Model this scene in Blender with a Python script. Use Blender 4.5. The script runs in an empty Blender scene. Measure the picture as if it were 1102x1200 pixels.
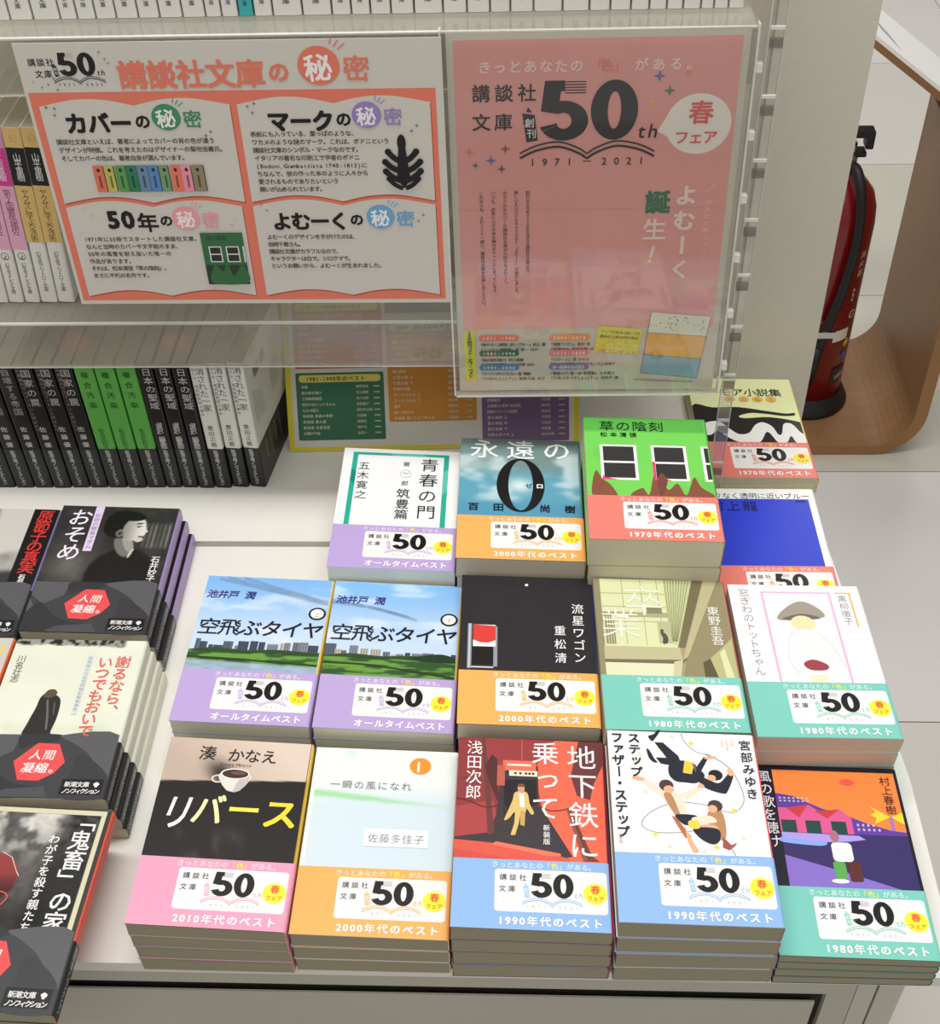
import bpy, math, random
import numpy as np
from mathutils import Matrix, Vector
from mathutils.geometry import tessellate_polygon
random.seed(7)
SC = bpy.context.scene
COL = SC.collection

# ------------------------------------------------------------------ camera
def make_camera():
    f, h = 1485.31, .82091
    pitch, yaw, roll = (math.radians(a) for a in (43.84834, 3.70093, -2.4813))
    F = np.array([0, math.cos(pitch), -math.sin(pitch)]); U = np.array([0, math.sin(pitch), math.cos(pitch)]); R = np.array([1., 0, 0])
    c, s = math.cos(yaw), math.sin(yaw); Z = np.array([[c, -s, 0], [s, c, 0], [0, 0, 1]])
    F, U, R = Z @ F, Z @ U, Z @ R
    c, s = math.cos(roll), math.sin(roll); R, U = c * R + s * U, -s * R + c * U
    cam = bpy.data.cameras.new('camera'); o = bpy.data.objects.new('camera', cam); COL.objects.link(o)
    cam.sensor_width = 36; cam.lens = f * 36 / 1200; cam.clip_start = .02
    o.matrix_world = Matrix(((R[0], U[0], -F[0], 0), (R[1], U[1], -F[1], 0), (R[2], U[2], -F[2], h), (0, 0, 0, 1)))
    SC.camera = o
make_camera()
# ------------------------------------------------------------------ light
W = bpy.data.worlds.new('shop_light'); SC.world = W; W.use_nodes = True
W.node_tree.nodes['Background'].inputs[0].default_value = (1, .98, .95, 1)
W.node_tree.nodes['Background'].inputs[1].default_value = .42
def area(name, loc, rot, size, power, col=(1, .975, .935)):
    l = bpy.data.lights.new(name, 'AREA'); l.shape = 'RECTANGLE'; l.size, l.size_y = size; l.energy = power; l.color = col
    o = bpy.data.objects.new(name, l); COL.objects.link(o); o.location = loc; o.rotation_euler = rot
area('ceiling_lamp', (-.1, .75, 2.1), (0, 0, 0), (1.6, .35), 33)
area('ceiling_lamp', (.3, 3.2, 2.1), (0, 0, 0), (2.2, .5), 34)
area('ceiling_lamp', (0, -.9, 2.1), (math.radians(22), 0, 0), (1.8, .4), 9)
vs = SC.view_settings
vs.view_transform = 'Standard'; vs.look = 'None'; vs.gamma = 1; vs.use_curve_mapping = False; vs.exposure = 0.0

# ------------------------------------------------------------------ materials
def lin(c):
    return tuple(((v / 255) / 12.92 if v / 255 <= .04045 else ((v / 255 + .055) / 1.055) ** 2.4) for v in c)
MATS = {}
def mat(name, col, rough=.5, spec=.5, noise=0, nscale=30, metal=0, alpha=1, bump=0, stretch=None):
    if name in MATS: return MATS[name]
    m = bpy.data.materials.new(name); m.use_nodes = True; nt = m.node_tree; p = nt.nodes['Principled BSDF']
    c = (*lin(col), 1)
    p.inputs['Base Color'].default_value = c; p.inputs['Roughness'].default_value = rough
    p.inputs['Specular IOR Level'].default_value = spec; p.inputs['Metallic'].default_value = metal
    tc = nt.nodes.new('ShaderNodeTexCoord'); n = nt.nodes.new('ShaderNodeTexNoise'); n.inputs['Scale'].default_value = nscale
    n.inputs['Detail'].default_value = 5
    if stretch:
        mp = nt.nodes.new('ShaderNodeMapping'); mp.inputs['Scale'].default_value = stretch
        nt.links.new(tc.outputs['Object'], mp.inputs[0]); nt.links.new(mp.outputs[0], n.inputs['Vector'])
    else: nt.links.new(tc.outputs['Object'], n.inputs['Vector'])
    mx = nt.nodes.new('ShaderNodeMix'); mx.data_type = 'RGBA'
    mx.inputs[6].default_value = tuple(v * (1 - noise) for v in c[:3]) + (1,); mx.inputs[7].default_value = tuple(min(1, v * (1 + noise * .6)) for v in c[:3]) + (1,)
    nt.links.new(n.outputs[0], mx.inputs[0]); nt.links.new(mx.outputs[2], p.inputs['Base Color'])
    if bump:
        b = nt.nodes.new('ShaderNodeBump'); b.inputs['Strength'].default_value = bump; b.inputs['Distance'].default_value = .001
        nt.links.new(n.outputs[0], b.inputs['Height']); nt.links.new(b.outputs[0], p.inputs['Normal'])
    MATS[name] = m; return m
def ink_mat(name, rough, spec=.5):
    m = bpy.data.materials.new(name); m.use_nodes = True; nt = m.node_tree; p = nt.nodes['Principled BSDF']
    a = nt.nodes.new('ShaderNodeAttribute'); a.attribute_name = 'Ink'
    nt.links.new(a.outputs['Color'], p.inputs['Base Color']); p.inputs['Roughness'].default_value = rough; p.inputs['Specular IOR Level'].default_value = spec
    MATS[name] = m; return m
INK = ink_mat('glossy_ink', .34, .35); INKM = ink_mat('matt_ink', .6, .3)
def acrylic(name, haze, tint=(225, 225, 215)):
    m = bpy.data.materials.new(name); m.use_nodes = True; nt = m.node_tree; nt.nodes.remove(nt.nodes['Principled BSDF'])
    out = nt.nodes['Material Output']; tr = nt.nodes.new('ShaderNodeBsdfTransparent'); gl = nt.nodes.new('ShaderNodeBsdfGlossy'); df = nt.nodes.new('ShaderNodeBsdfDiffuse')
    tr.inputs[0].default_value = (.97, .97, .95, 1); gl.inputs['Roughness'].default_value = .04; df.inputs[0].default_value = (*lin(tint), 1)
    lw = nt.nodes.new('ShaderNodeLayerWeight'); pw = nt.nodes.new('ShaderNodeMath'); pw.operation = 'POWER'; pw.inputs[1].default_value = 5; fr = nt.nodes.new('ShaderNodeMath'); fr.operation = 'MULTIPLY_ADD'; fr.inputs[1].default_value = .9; fr.inputs[2].default_value = .04
    lw.inputs[0].default_value = .5; nt.links.new(lw.outputs['Facing'], pw.inputs[0]); nt.links.new(pw.outputs[0], fr.inputs[0])
    a = nt.nodes.new('ShaderNodeMixShader'); b = nt.nodes.new('ShaderNodeMixShader')
    tc = nt.nodes.new('ShaderNodeTexCoord'); n = nt.nodes.new('ShaderNodeTexNoise'); n.inputs['Scale'].default_value = 14
    mr = nt.nodes.new('ShaderNodeMapRange'); mr.inputs[3].default_value = haze * .75; mr.inputs[4].default_value = haze * 1.25
    nt.links.new(tc.outputs['Object'], n.inputs['Vector']); nt.links.new(n.outputs[0], mr.inputs[0]); nt.links.new(mr.outputs[0], a.inputs[0])
    nt.links.new(tr.outputs[0], a.inputs[1]); nt.links.new(df.outputs[0], a.inputs[2])
    nt.links.new(fr.outputs[0], b.inputs[0]); nt.links.new(a.outputs[0], b.inputs[1]); nt.links.new(gl.outputs[0], b.inputs[2])
    nt.links.new(b.outputs[0], out.inputs[0]); MATS[name] = m; return m
ACR = acrylic('clear_acrylic', .05); ACR_SHELF = acrylic('scuffed_acrylic', .3, (200, 196, 184)); ACR_EDGE = acrylic('acrylic_edge', .55, (250, 250, 245)); ACR_LIP = acrylic('hazy_acrylic', .3, (196, 190, 174))
PAGES = mat('page_edges', (168, 161, 137), .85, .2, .13, 1.0, stretch=(8, 8, 2600))
PAGES_LIT = mat('lit_page_edges', (240, 238, 218), .85, .2, .1, 1.0, stretch=(8, 8, 2600))  # paper tone lightened; light bounced off the covers in front is painted in
PAGES_HALF_LIT = mat('half_lit_page_edges', (214, 206, 184), .85, .2, .12, 1.0, stretch=(8, 8, 2600))  # in-between tone, bounced light behind the front row put into the colour
WHITE = mat('white_laminate', (238, 236, 230), .16, .5, .02, 6)
GREYP = mat('grey_beige_paint', (196, 191, 178), .5, .4, .05, 9, bump=.1)
POSTM = mat('warm_grey_panel', (216, 212, 196), .5, .3, .05, 160, bump=.15)

# ------------------------------------------------------------------ object helpers
def mesh_obj(name, verts, faces, mats, parent=None, midx=None, smooth=False):
    me = bpy.data.meshes.new(name); me.from_pydata([tuple(v) for v in verts], [], faces)
    for m in (mats if isinstance(mats, (list, tuple)) else [mats]): me.materials.append(m)
    if midx is not None: me.polygons.foreach_set('material_index', midx)
    if smooth: me.polygons.foreach_set('use_smooth', [True] * len(me.polygons))
    me.update()
    o = bpy.data.objects.new(name, me); COL.objects.link(o)
    if parent: o.parent = parent
    return o
def tag(o, label=None, cat=None, group=None, kind=None):
    if label: o['label'] = label
    if cat: o['category'] = cat
    if group: o['group'] = group
    if kind: o['kind'] = kind
    return o
def empty(name, loc, label, cat, group=None, rot=(0, 0, 0)):
    o = bpy.data.objects.new(name, None); COL.objects.link(o); o.location = loc; o.rotation_euler = rot
    return tag(o, label, cat, group)
def boxv(x0, x1, y0, y1, z0, z1, b=0):
    if b <= 0:
        v = [(x, y, z) for z in (z0, z1) for y in (y0, y1) for x in (x0, x1)]
        return v, [(0, 2, 3, 1), (4, 5, 7, 6), (0, 1, 5, 4), (2, 6, 7, 3), (0, 4, 6, 2), (1, 3, 7, 5)]
    import bmesh
    bm = bmesh.new(); vv, ff = boxv(x0, x1, y0, y1, z0, z1)
    vs_ = [bm.verts.new(p) for p in vv]
    for q in ff: bm.faces.new([vs_[i] for i in q])
    bmesh.ops.bevel(bm, geom=bm.edges[:], offset=b, segments=2, affect='EDGES', profile=.7)
    bm.verts.index_update(); r = [tuple(v.co) for v in bm.verts], [tuple(v.index for v in q.verts) for q in bm.faces]
    bm.free(); return r
def box(name, x0, x1, y0, y1, z0, z1, m, parent=None, b=0):
    v, f = boxv(x0, x1, y0, y1, z0, z1, b); return mesh_obj(name, v, f, m, parent)
def tube(name, pts, r, m, parent=None, n=10, rs=None):
    V, Fc = [], []; P = [Vector(p) for p in pts]
    for i, p in enumerate(P):
        d = (P[min(i + 1, len(P) - 1)] - P[max(i - 1, 0)]).normalized()
        a = d.orthogonal().normalized() if i == 0 else (a - d * a.dot(d)).normalized()
        b = d.cross(a); rr = rs[i] if rs else r
        for k in range(n): t = 2 * math.pi * k / n; V.append(p + (a * math.cos(t) + b * math.sin(t)) * rr)
    for i in range(len(P) - 1):
        for k in range(n): Fc.append((i * n + k, i * n + (k + 1) % n, (i + 1) * n + (k + 1) % n, (i + 1) * n + k))
    Fc.append(tuple(range(n))[::-1]); Fc.append(tuple((len(P) - 1) * n + k for k in range(n)))
    return mesh_obj(name, V, Fc, m, parent, smooth=True)
def lathe(name, prof, c, m, parent=None, n=32, a0=0, a1=2 * math.pi):
    V, Fc = [], []; full = abs(a1 - a0 - 2 * math.pi) < 1e-6; k_ = n if full else n + 1
    for r, z in prof:
        for k in range(k_): t = a0 + (a1 - a0) * k / n; V.append((c[0] + r * math.cos(t), c[1] + r * math.sin(t), c[2] + z))
    for i in range(len(prof) - 1):
        for k in range(n): j = (k + 1) % k_; Fc.append((i * k_ + k, i * k_ + j, (i + 1) * k_ + j, (i + 1) * k_ + k))
    return mesh_obj(name, V, Fc, m, parent, smooth=True)

# ------------------------------------------------------------------ printed matter
VERT_ROT = set('ー「」（）()〈〉『』…〜-－')
class Print:
    """flat printed shapes and lettering in millimetres; fm maps (x, y, lift) to local coordinates"""
    ALL = []
    def __init__(s, name, parent, fm, m=None, step=.006):
        s.me = bpy.data.meshes.new(name); s.me.materials.append(m or INK)
        s.o = bpy.data.objects.new(name, s.me); COL.objects.link(s.o); s.o.parent = parent
        s.fm = fm; s.ops = []; s.L = .05; s.step = step; Print.ALL.append(s)
    def up(s): s.L += s.step
    def poly(s, pts, col):
        s.ops.append(('p', [tuple(p) for p in pts], col, s.L)); s.up()
    def rect(s, x0, y0, x1, y1, col, r=0):
        if r <= 0: return s.poly([(x0, y0), (x1, y0), (x1, y1), (x0, y1)], col)
        pts = []
        for cx, cy, a in ((x1 - r, y0 + r, -90), (x1 - r, y1 - r, 0), (x0 + r, y1 - r, 90), (x0 + r, y0 + r, 180)):
            for k in range(5): t = math.radians(a + k * 22.5); pts.append((cx + r * math.cos(t), cy + r * math.sin(t)))
        s.poly(pts, col)
    def ell(s, cx, cy, rx, ry, col, rot=0, n=20):
        c, d = math.cos(rot), math.sin(rot)
        s.poly([(cx + rx * math.cos(t) * c - ry * math.sin(t) * d, cy + rx * math.cos(t) * d + ry * math.sin(t) * c) for t in (2 * math.pi * k / n for k in range(n))], col)
    def ring(s, cx, cy, rx, ry, wx, wy, col, a0=0, a1=360, n=28):
        A = [math.radians(a0 + (a1 - a0) * k / n) for k in range(n + 1)]
        s.ops.append(('q', [((cx + rx * math.cos(t), cy + ry * math.sin(t)), (cx + (rx - wx) * math.cos(t), cy + (ry - wy) * math.sin(t))) for t in A], col, s.L)); s.up()
    def line(s, pts, w, col):
        P = [Vector(p) for p in pts]; out = []
        for i, p in enumerate(P):
            d = (P[min(i + 1, len(P) - 1)] - P[max(i - 1, 0)]); d = d.normalized() if d.length else Vector((1, 0)); nrm = Vector((-d.y, d.x)) * w / 2
            out.append((tuple(p + nrm), tuple(p - nrm)))
        s.ops.append(('q', out, col, s.L)); s.up()
    def curve(s, pts, w, col, n=6):
        s.line(smooth_pts(pts, n), w, col)
    def blob(s, pts, col, n=4):
        s.poly(smooth_pts(pts, n, True), col)
    def star(s, x, y, r, col):
        s.poly([(x + (r if k % 2 == 0 else r * .32) * math.cos(math.pi * k / 4), y + (r if k % 2 == 0 else r * .32) * math.sin(math.pi * k / 4)) for k in range(8)], col)
    def text(s, t, x, y, h, col, w=.008, vert=False, pitch=None, sx=1, ang=0, skew=0, fit=None):
        """h = em size. horizontal: (x,y) left bottom of the em box; vertical: (x,y) centre top. fit = total length"""
        ca, sa = math.cos(ang), math.sin(ang)
        adv = []
        for ch in t: adv.append(1 if ord(ch) > 0x2e7f or vert else (.34 if ch == ' ' else .27 if ch in "il.,'!:I" else .55 if ch.islower() or ch.isdigit() else .64))
        base = 1 if pitch is None else pitch
        tot = sum(adv) * base * h * (1 if vert else sx)
        if fit:
            if vert: base *= fit / tot
            else: sx_all = fit / tot; base *= sx_all
        cur = 0
        for ch, a in zip(t, adv):
            if ch not in ' \u3000':
                if vert: s.ops.append(('g', ch, w, (x, y - (cur + a * base / 2) * h, h, sx, ca, sa, skew, True), col, s.L))
                else:
                    cxp = (cur + a * base / 2) * h * sx
                    s.ops.append(('g', ch, w, (x + ca * cxp - sa * h * .38, y + sa * cxp + ca * h * .38, h, sx, ca, sa, skew, False), col, s.L))
            cur += a * base
        s.L += .004
def smooth_pts(pts, n=6, closed=False):
    P = [Vector(p) for p in pts]; N = len(P); out = []
    for i in range(N if closed else N - 1):
        g = (lambda k: P[k % N]) if closed else (lambda k: P[max(0, min(N - 1, k))])
        a, b, c, d = g(i - 1), g(i), g(i + 1), g(i + 2)
        for k in range(n):
            t = k / n; out.append(tuple(.5 * ((2 * b) + (c - a) * t + (2 * a - 5 * b + 4 * c - d) * t * t + (3 * b - a - 3 * c + d) * t ** 3)))
    if not closed: out.append(tuple(P[-1]))
    return out
def finish_prints():
    keys = {}
    for p in Print.ALL:
        for op in p.ops:
            if op[0] == 'g': keys[(op[1], min(op[2], 0))] = None
    tmp = []
    for ch, w in keys:
        c = bpy.data.curves.new('g', 'FONT'); c.body = ch; c.size = 1; c.resolution_u = 2; c.offset = w; c.fill_mode = 'FRONT'
        o = bpy.data.objects.new('g', c); COL.objects.link(o); tmp.append((ch, w, o))
    dg = bpy.context.evaluated_depsgraph_get(); dg.update()
    for ch, w, o in tmp:
        m = bpy.data.meshes.new_from_object(o.evaluated_get(dg)); n = len(m.vertices)
        co = np.zeros(n * 3); m.vertices.foreach_get('co', co); co = co.reshape(-1, 3)[:, :2].copy()
        fc = [tuple(q.vertices) for q in m.polygons]
        if ord(ch) <= 0x2e7f and n: co[:, 0] -= (co[:, 0].min() + co[:, 0].max()) / 2
        elif n: co[:, 0] -= .5
        co[:, 1] -= .38
        keys[(ch, w)] = (co, fc); bpy.data.meshes.remove(m)
    for ch, w, o in tmp:
        c = o.data; bpy.data.objects.remove(o); bpy.data.curves.remove(c)
    for p in Print.ALL:
        V, Fc, C = [], [], []; fm = p.fm
        for op in p.ops:
            b = len(V)
            if op[0] == 'p':
                _, pts, col, L = op; V += [fm(x, y, L) for x, y in pts]
                if len(pts) == 4: q = [(0, 1, 2, 3)]
                else: q = tessellate_polygon([[Vector((x, y, 0)) for x, y in pts]])
                ar = sum(pts[i - 1][0] * pts[i][1] - pts[i][0] * pts[i - 1][1] for i in range(len(pts)))
                for f in q: Fc.append(tuple(b + i for i in f)); C.append(col)
            elif op[0] == 'q':
                _, prs, col, L = op
                for a_, b_ in prs: V.append(fm(*a_, L)); V.append(fm(*b_, L))
                for i in range(len(prs) - 1): Fc.append((b + 2 * i, b + 2 * i + 1, b + 2 * i + 3, b + 2 * i + 2)); C.append(col)
            else:
                _, ch, w, (x, y, h, sx, ca, sa, skew, vert), col, L = op
                co, fc = keys[(ch, min(w, 0))]
                if not len(co): continue
                offs = [(0, 0)] if w <= 0 or h < 3 else [(w, 0), (-w, 0)] if h < 4.3 else [(w, w), (w, -w), (-w, w), (-w, -w)]
                kj = ord(ch) >= 0x4e00
                if kj: offs = [(a_ * .7, b_ * .7) for a_, b_ in offs]
                if w > .024 and not kj and h >= 5: offs += [(0, 0), (1.3 * w, 0), (-1.3 * w, 0), (0, 1.3 * w), (0, -1.3 * w)]
                X0 = co[:, 0].copy(); Y0 = co[:, 1].copy()
                if vert:
                    if ch in VERT_ROT: X0, Y0 = Y0, -X0
                    elif ch in '、。': X0 += .62; Y0 += .6
                    elif ch in 'っゃゅょァィゥェォッャュョぁぃぅぇぉ': X0 += .08; Y0 += .08
                for q_, (ox, oy) in enumerate(offs):
                    b = len(V); X = ((X0 + ox) * sx + (Y0 + oy) * skew) * h; Y = (Y0 + oy) * h
                    X, Y = x + X * ca - Y * sa, y + X * sa + Y * ca
                    V += [fm(float(u), float(v), L + q_ * .0008) for u, v in zip(X, Y)]
                    for f in fc: Fc.append(tuple(b + i for i in f)); C.append(col)
        me = p.me; me.from_pydata(V, [], Fc)
        at = me.color_attributes.new('Ink', 'FLOAT_COLOR', 'CORNER'); cc = []; memo = {}
        for f, c in zip(Fc, C):
            if c not in memo: memo[c] = (*lin(c), 1.)
            cc += list(memo[c]) * len(f)
        at.data.foreach_set('color', np.array(cc, dtype=np.float32)); me.update()
def vnoise(X, Y, sc, seed=0, octv=3):
    rng = np.random.RandomState(seed); out = np.zeros_like(X); amp = 1; tot = 0
    for o in range(octv):
        g = rng.rand(64, 64); x = (X / sc) % 63; y = (Y / sc) % 63; xi = x.astype(int); yi = y.astype(int); fx = x - xi; fy = y - yi
        fx = fx * fx * (3 - 2 * fx); fy = fy * fy * (3 - 2 * fy); x1 = (xi + 1) % 64; y1 = (yi + 1) % 64
        out += amp * (g[xi, yi] * (1 - fx) * (1 - fy) + g[x1, yi] * fx * (1 - fy) + g[xi, y1] * (1 - fx) * fy + g[x1, y1] * fx * fy); tot += amp; amp *= .5; sc /= 2
    return out / tot
def mixc(a, b, t):
    a = np.array(a, float); b = np.array(b, float); t = np.clip(t, 0, 1)[..., None]; return a * (1 - t) + b * t
def sstep(a, b, x): t = np.clip((x - a) / (b - a), 0, 1); return t * t * (3 - 2 * t)
def picture(name, parent, fm, x0, y0, x1, y1, func, nx=84, m=None, L=.03):
    """a printed photograph or painting: fine grid of ink colours on the paper"""
    ny = max(2, int(nx * (y1 - y0) / (x1 - x0))); xs = np.linspace(x0, x1, nx + 1); ys = np.linspace(y0, y1, ny + 1)
    X, Y = np.meshgrid(xs, ys); C = np.clip(func(X, Y), 0, 255) / 255
    C = np.where(C <= .04045, C / 12.92, ((C + .055) / 1.055) ** 2.4)
    V = [fm(float(a), float(b), L) for a, b in zip(X.ravel(), Y.ravel())]
    n = nx + 1; Fc = [(j * n + i, j * n + i + 1, (j + 1) * n + i + 1, (j + 1) * n + i) for j in range(ny) for i in range(nx)]
    o = mesh_obj(name, V, Fc, m or INK, parent)
    at = o.data.color_attributes.new('Ink', 'FLOAT_COLOR', 'POINT'); cc = np.ones((len(V), 4), np.float32); cc[:, :3] = C.reshape(-1, 3); at.data.foreach_set('color', cc.ravel())
    return o

# ------------------------------------------------------------------ books
def section(w, tf, ts, off, inset=0):
    """cross-section of a paperback wrapper (x, z): fore edge top -> spine -> fore edge bottom"""
    lo, tf2, ts2 = .0003 + inset, tf - .0003 - inset, ts - .0003 - inset
    r = min(.0022, (ts2 - lo) * .42); wi = w / 2 - inset
    zt = lambda x: tf2 + (ts2 - tf2) * (x + w / 2) / w
    P = [(-wi + inset * .5, zt(-wi) + off)]; seg = []
    for k in range(1, 4): x = -wi + (2 * wi - r) * k / 3; P.append((x, zt(x) + off))
    cx, cz = wi - r, zt(wi - r) - r
    for k in range(1, 6): a = math.radians(90 - 18 * k); P.append((cx + (r + off) * math.cos(a), cz + (r + off) * math.sin(a)))
    for k in range(0, 6): a = math.radians(-18 * k); P.append((cx + (r + off) * math.cos(a), lo + r + (r + off) * math.sin(a)))
    P.append((-wi + inset * .5, lo - off))
    return P
def wrap(name, w, tf, ts, off, thk, y0, y1, mats, parent):
    A = section(w, tf, ts, off); B = section(w, tf, ts, off - thk); n = len(A); V = []
    for y in (y0, y1): V += [(x, y, z) for x, z in A] + [(x, y, z) for x, z in B]
    Fc, mi = [], []
    for i in range(n - 1):
        mt = 0 if i < 4 else (1 if i < n - 2 else 2)
        for q in ((i, i + 1, 2 * n + i + 1, 2 * n + i), (n + i + 1, n + i, 3 * n + i, 3 * n + i + 1), (i + 1, i, n + i, n + i + 1), (2 * n + i, 2 * n + i + 1, 3 * n + i + 1, 3 * n + i)):
            Fc.append(q); mi.append(mt)
    Fc += [(0, 2 * n, 3 * n, n), (n - 1, 2 * n - 1, 4 * n - 1, 3 * n - 1)]; mi += [0, 2]
    return mesh_obj(name, V, Fc, mats, parent, mi)
def block(name, w, d, tf, ts, m, parent):
    A = section(w, tf, ts, 0, .0005); n = len(A); V = [(x, y, z) for y in (-d / 2 + .0001, d / 2 - .0003) for x, z in A]
    Fc = [(i, i + 1, n + i + 1, n + i) for i in range(n - 1)] + [(n - 1, 0, n, 2 * n - 1), tuple(range(n))[::-1], tuple(range(n, 2 * n))]
    return mesh_obj(name, V, Fc, m, parent)
def cm(c): return mat('cover_%02x%02x%02x' % c, c, .34, .35, .02, 40)
class Book:
    def __init__(s, label, group, w, d, tf, ts, front, spine=None, back=None, band=None, band_h=.05, name='paperback_book', band_spine=None, paper=None):
        s.w, s.d, s.tf, s.ts = w, d, tf, ts
        s.root = empty(name, (0, 0, 0), label, 'book', group)
        spine = spine or front; back = back or front
        s.cover = wrap('cover', w, tf, ts, 0, .0004, -d / 2, d / 2, [cm(front), cm(spine), cm(back)], s.root)
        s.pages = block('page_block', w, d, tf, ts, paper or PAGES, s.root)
        s.band = None; s.band_h = band_h
        if band:
            s.band = wrap('paper_band', w, tf, ts, .00028, .00022, -d / 2, -d / 2 + band_h, [cm(band), cm(band_spine or band), cm(band)], s.root)
    def top(s, x):
        r = min(.0022, (s.ts - .0006) * .42); z = s.tf + (s.ts - s.tf) * (x + s.w / 2) / s.w - .0003
        e = x - (s.w / 2 - r)
        if e > 0: z -= r - math.sqrt(max(r * r - min(e, r) ** 2, 0))
        return z
    def fm(s, base=0., grid=False):
        # the artwork is drawn on a 105 x 148 mm sheet
        lim = s.w / 2 - (.0004 if grid else min(.0022, (s.ts - .0006) * .42))
        def f(x, y, L):
            X = min(max(x / 105 * s.w - s.w / 2, -s.w / 2), lim); return (X, y / 148 * s.d - s.d / 2, s.top(X) + base + L * .001)
        return f
    def fm_spine(s, base=0.):
        tm = (s.ts) / 2
        return lambda x, y, L: (s.w / 2 + base + L * .001, y / 148 * s.d - s.d / 2, tm - x / 1000)
    def fm_back(s, base=0.):
        return lambda x, y, L: (-(x / 1000 - s.w / 2), y / 148 * s.d - s.d / 2, .0003 - base - L * .001)
def copy_tree(root, skip=()):
    r = root.copy(); COL.objects.link(r)
    for ch in root.children:
        if ch.name.split('.')[0] in skip: continue
        c = ch.copy(); COL.objects.link(c); c.parent = r
        for g in ch.children:
            if g.name.split('.')[0] in skip: continue
            d = g.copy(); COL.objects.link(d); d.parent = c
    return r
ORD = ['topmost', 'second', 'third', 'fourth', 'fifth', 'sixth']
PRINTS = ('cover_artwork', 'cover_lettering', 'cover_picture', 'band_lettering', 'band_artwork')
def stack(x, y, theta, ztop, tilt, n, label, under, front, art=None, spine=None, back=None, band=None, bandart=None, band_h=.05, w=.105, d=.148, shift=(0, 0), jit=.0004, band_spine=None, fwd=False, paper=None):
    t = ztop / n; dl = tilt / n; tf, ts = t + dl * w / 2, t - dl * w / 2
    grp = 'paperbacks in the ' + under + ' stack'
    bk = Book(label, grp, w, d, tf, ts, front, spine, back, band, band_h, band_spine=band_spine, paper=paper)
    if art: art(bk)
    if bandart: bandart(bk)
    rnd = random.Random(int(abs(x * 1e4 + y * 1e5)))
    for i in range(n):                      # i = 0 topmost
        o = bk.root if i == 0 else copy_tree(bk.root, PRINTS)
        lev = n - 1 - i
        a = lev * dl
        j = (0, 0) if i == 0 else (rnd.uniform(-jit, jit) + shift[0] * i, (-1 if fwd else 1) * abs(rnd.uniform(0, jit * 1.5)) + shift[1] * i)
        o.matrix_world = Matrix.Translation((x + j[0], y + j[1], lev * t)) @ Matrix.Rotation(math.radians(theta), 4, 'Z') @ Matrix.Rotation(a, 4, 'Y')
        if i: o['label'] = '%s book from the top of the stack under the %s cover' % (ORD[i], under)
    return bk

# colours of the ink
BLK = (28, 26, 28); WH = (246, 244, 242); GR = (110, 108, 110)
PURP = (191, 168, 222); ORA = (250, 182, 98); SAL = (240, 132, 120); TEA = (126, 206, 192); PNK = (240, 163, 192); BLU = (146, 188, 238)
def digit5(P, x, y, h, col, stripes=True, bg=WH):
    w = h * .8
    P.poly([(x + .1 * w, y + h), (x + (.5 if stripes else .9) * w, y + h), (x + (.5 if stripes else .9) * w, y + .83 * h), (x + .42 * w, y + .83 * h), (x + .38 * w, y + .6 * h), (x + .02 * w, y + .5 * h)], col)
    P.poly([(x + .1 * w, y + h), (x + .42 * w, y + h), (x + .38 * w, y + .45 * h), (x + .02 * w, y + .5 * h)], col)
    if stripes:
        for k in range(5): P.rect(x + .5 * w, y + h * (.985 - k * .045), x + .92 * w, y + h * (.968 - k * .045), col if h > 30 else (190, 188, 192))
    P.ring(x + .48 * w, y + .335 * h, .5 * w, .335 * h, .34 * w, .2 * h, col, 120, -148)
    P.ring(x + .48 * w, y + .335 * h, .5 * w, .335 * h, .36 * w, .21 * h, col, -150, -162, 4)
def digit0(P, x, y, h, col):
    w = h * .76; P.ring(x + w / 2, y + h / 2, w / 2, h / 2, .36 * w, .19 * h, col, 0, 360, 36)
def logo50(P, x, y, h, col, accent, full, stars=True, num=None, bub=None):
    """the anniversary mark: x,y bottom left of the '50', h height of the digits"""
    digit5(P, x, y, h, col); digit0(P, x + h * .82, y, h, col)
    u = h / 19.
    P.text('th', x + h * 1.57, y + .5 * u, 6.4 * u, accent, .01, skew=.15)
    # open book under the digits
    cx = x + h * .78; by = y - 1.2 * u
    for dy, w_ in ((0, .55 * u), (-1.6 * u, .75 * u)):
        for sg in (-1, 1):
            P.curve([(cx, by + dy - 3.2 * u), (cx + sg * 3 * u, by + dy - 1.2 * u), (cx + sg * 9 * u, by + dy + .8 * u), (cx + sg * 16 * u, by + dy - .4 * u), (cx + sg * 21 * u, by + dy - 2.8 * u)], w_, accent, 4)
    P.text('1971－2021', cx - 19 * u, y - 8.2 * u, 3.4 * u, num or (200, 196, 196), .01, fit=38 * u)
    # small tilted book reading 創刊
    bx = x - 4.6 * u
    P.poly([(bx - .8 * u, y + 9 * u), (bx + 3 * u, y + 8.4 * u), (bx + 4 * u, y + .2 * u), (bx + .5 * u, y - .4 * u)], accent)
    P.poly([(bx + .4 * u, y + 9.5 * u), (bx + 1 * u, y + 11 * u), (bx + 2.2 * u, y + 9.2 * u)], accent)
    P.text('創', bx - .1 * u, y + 4.7 * u, 3.1 * u, WH, .01); P.text('刊', bx + .5 * u, y + 1.3 * u, 3.1 * u, WH, .01)
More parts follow.
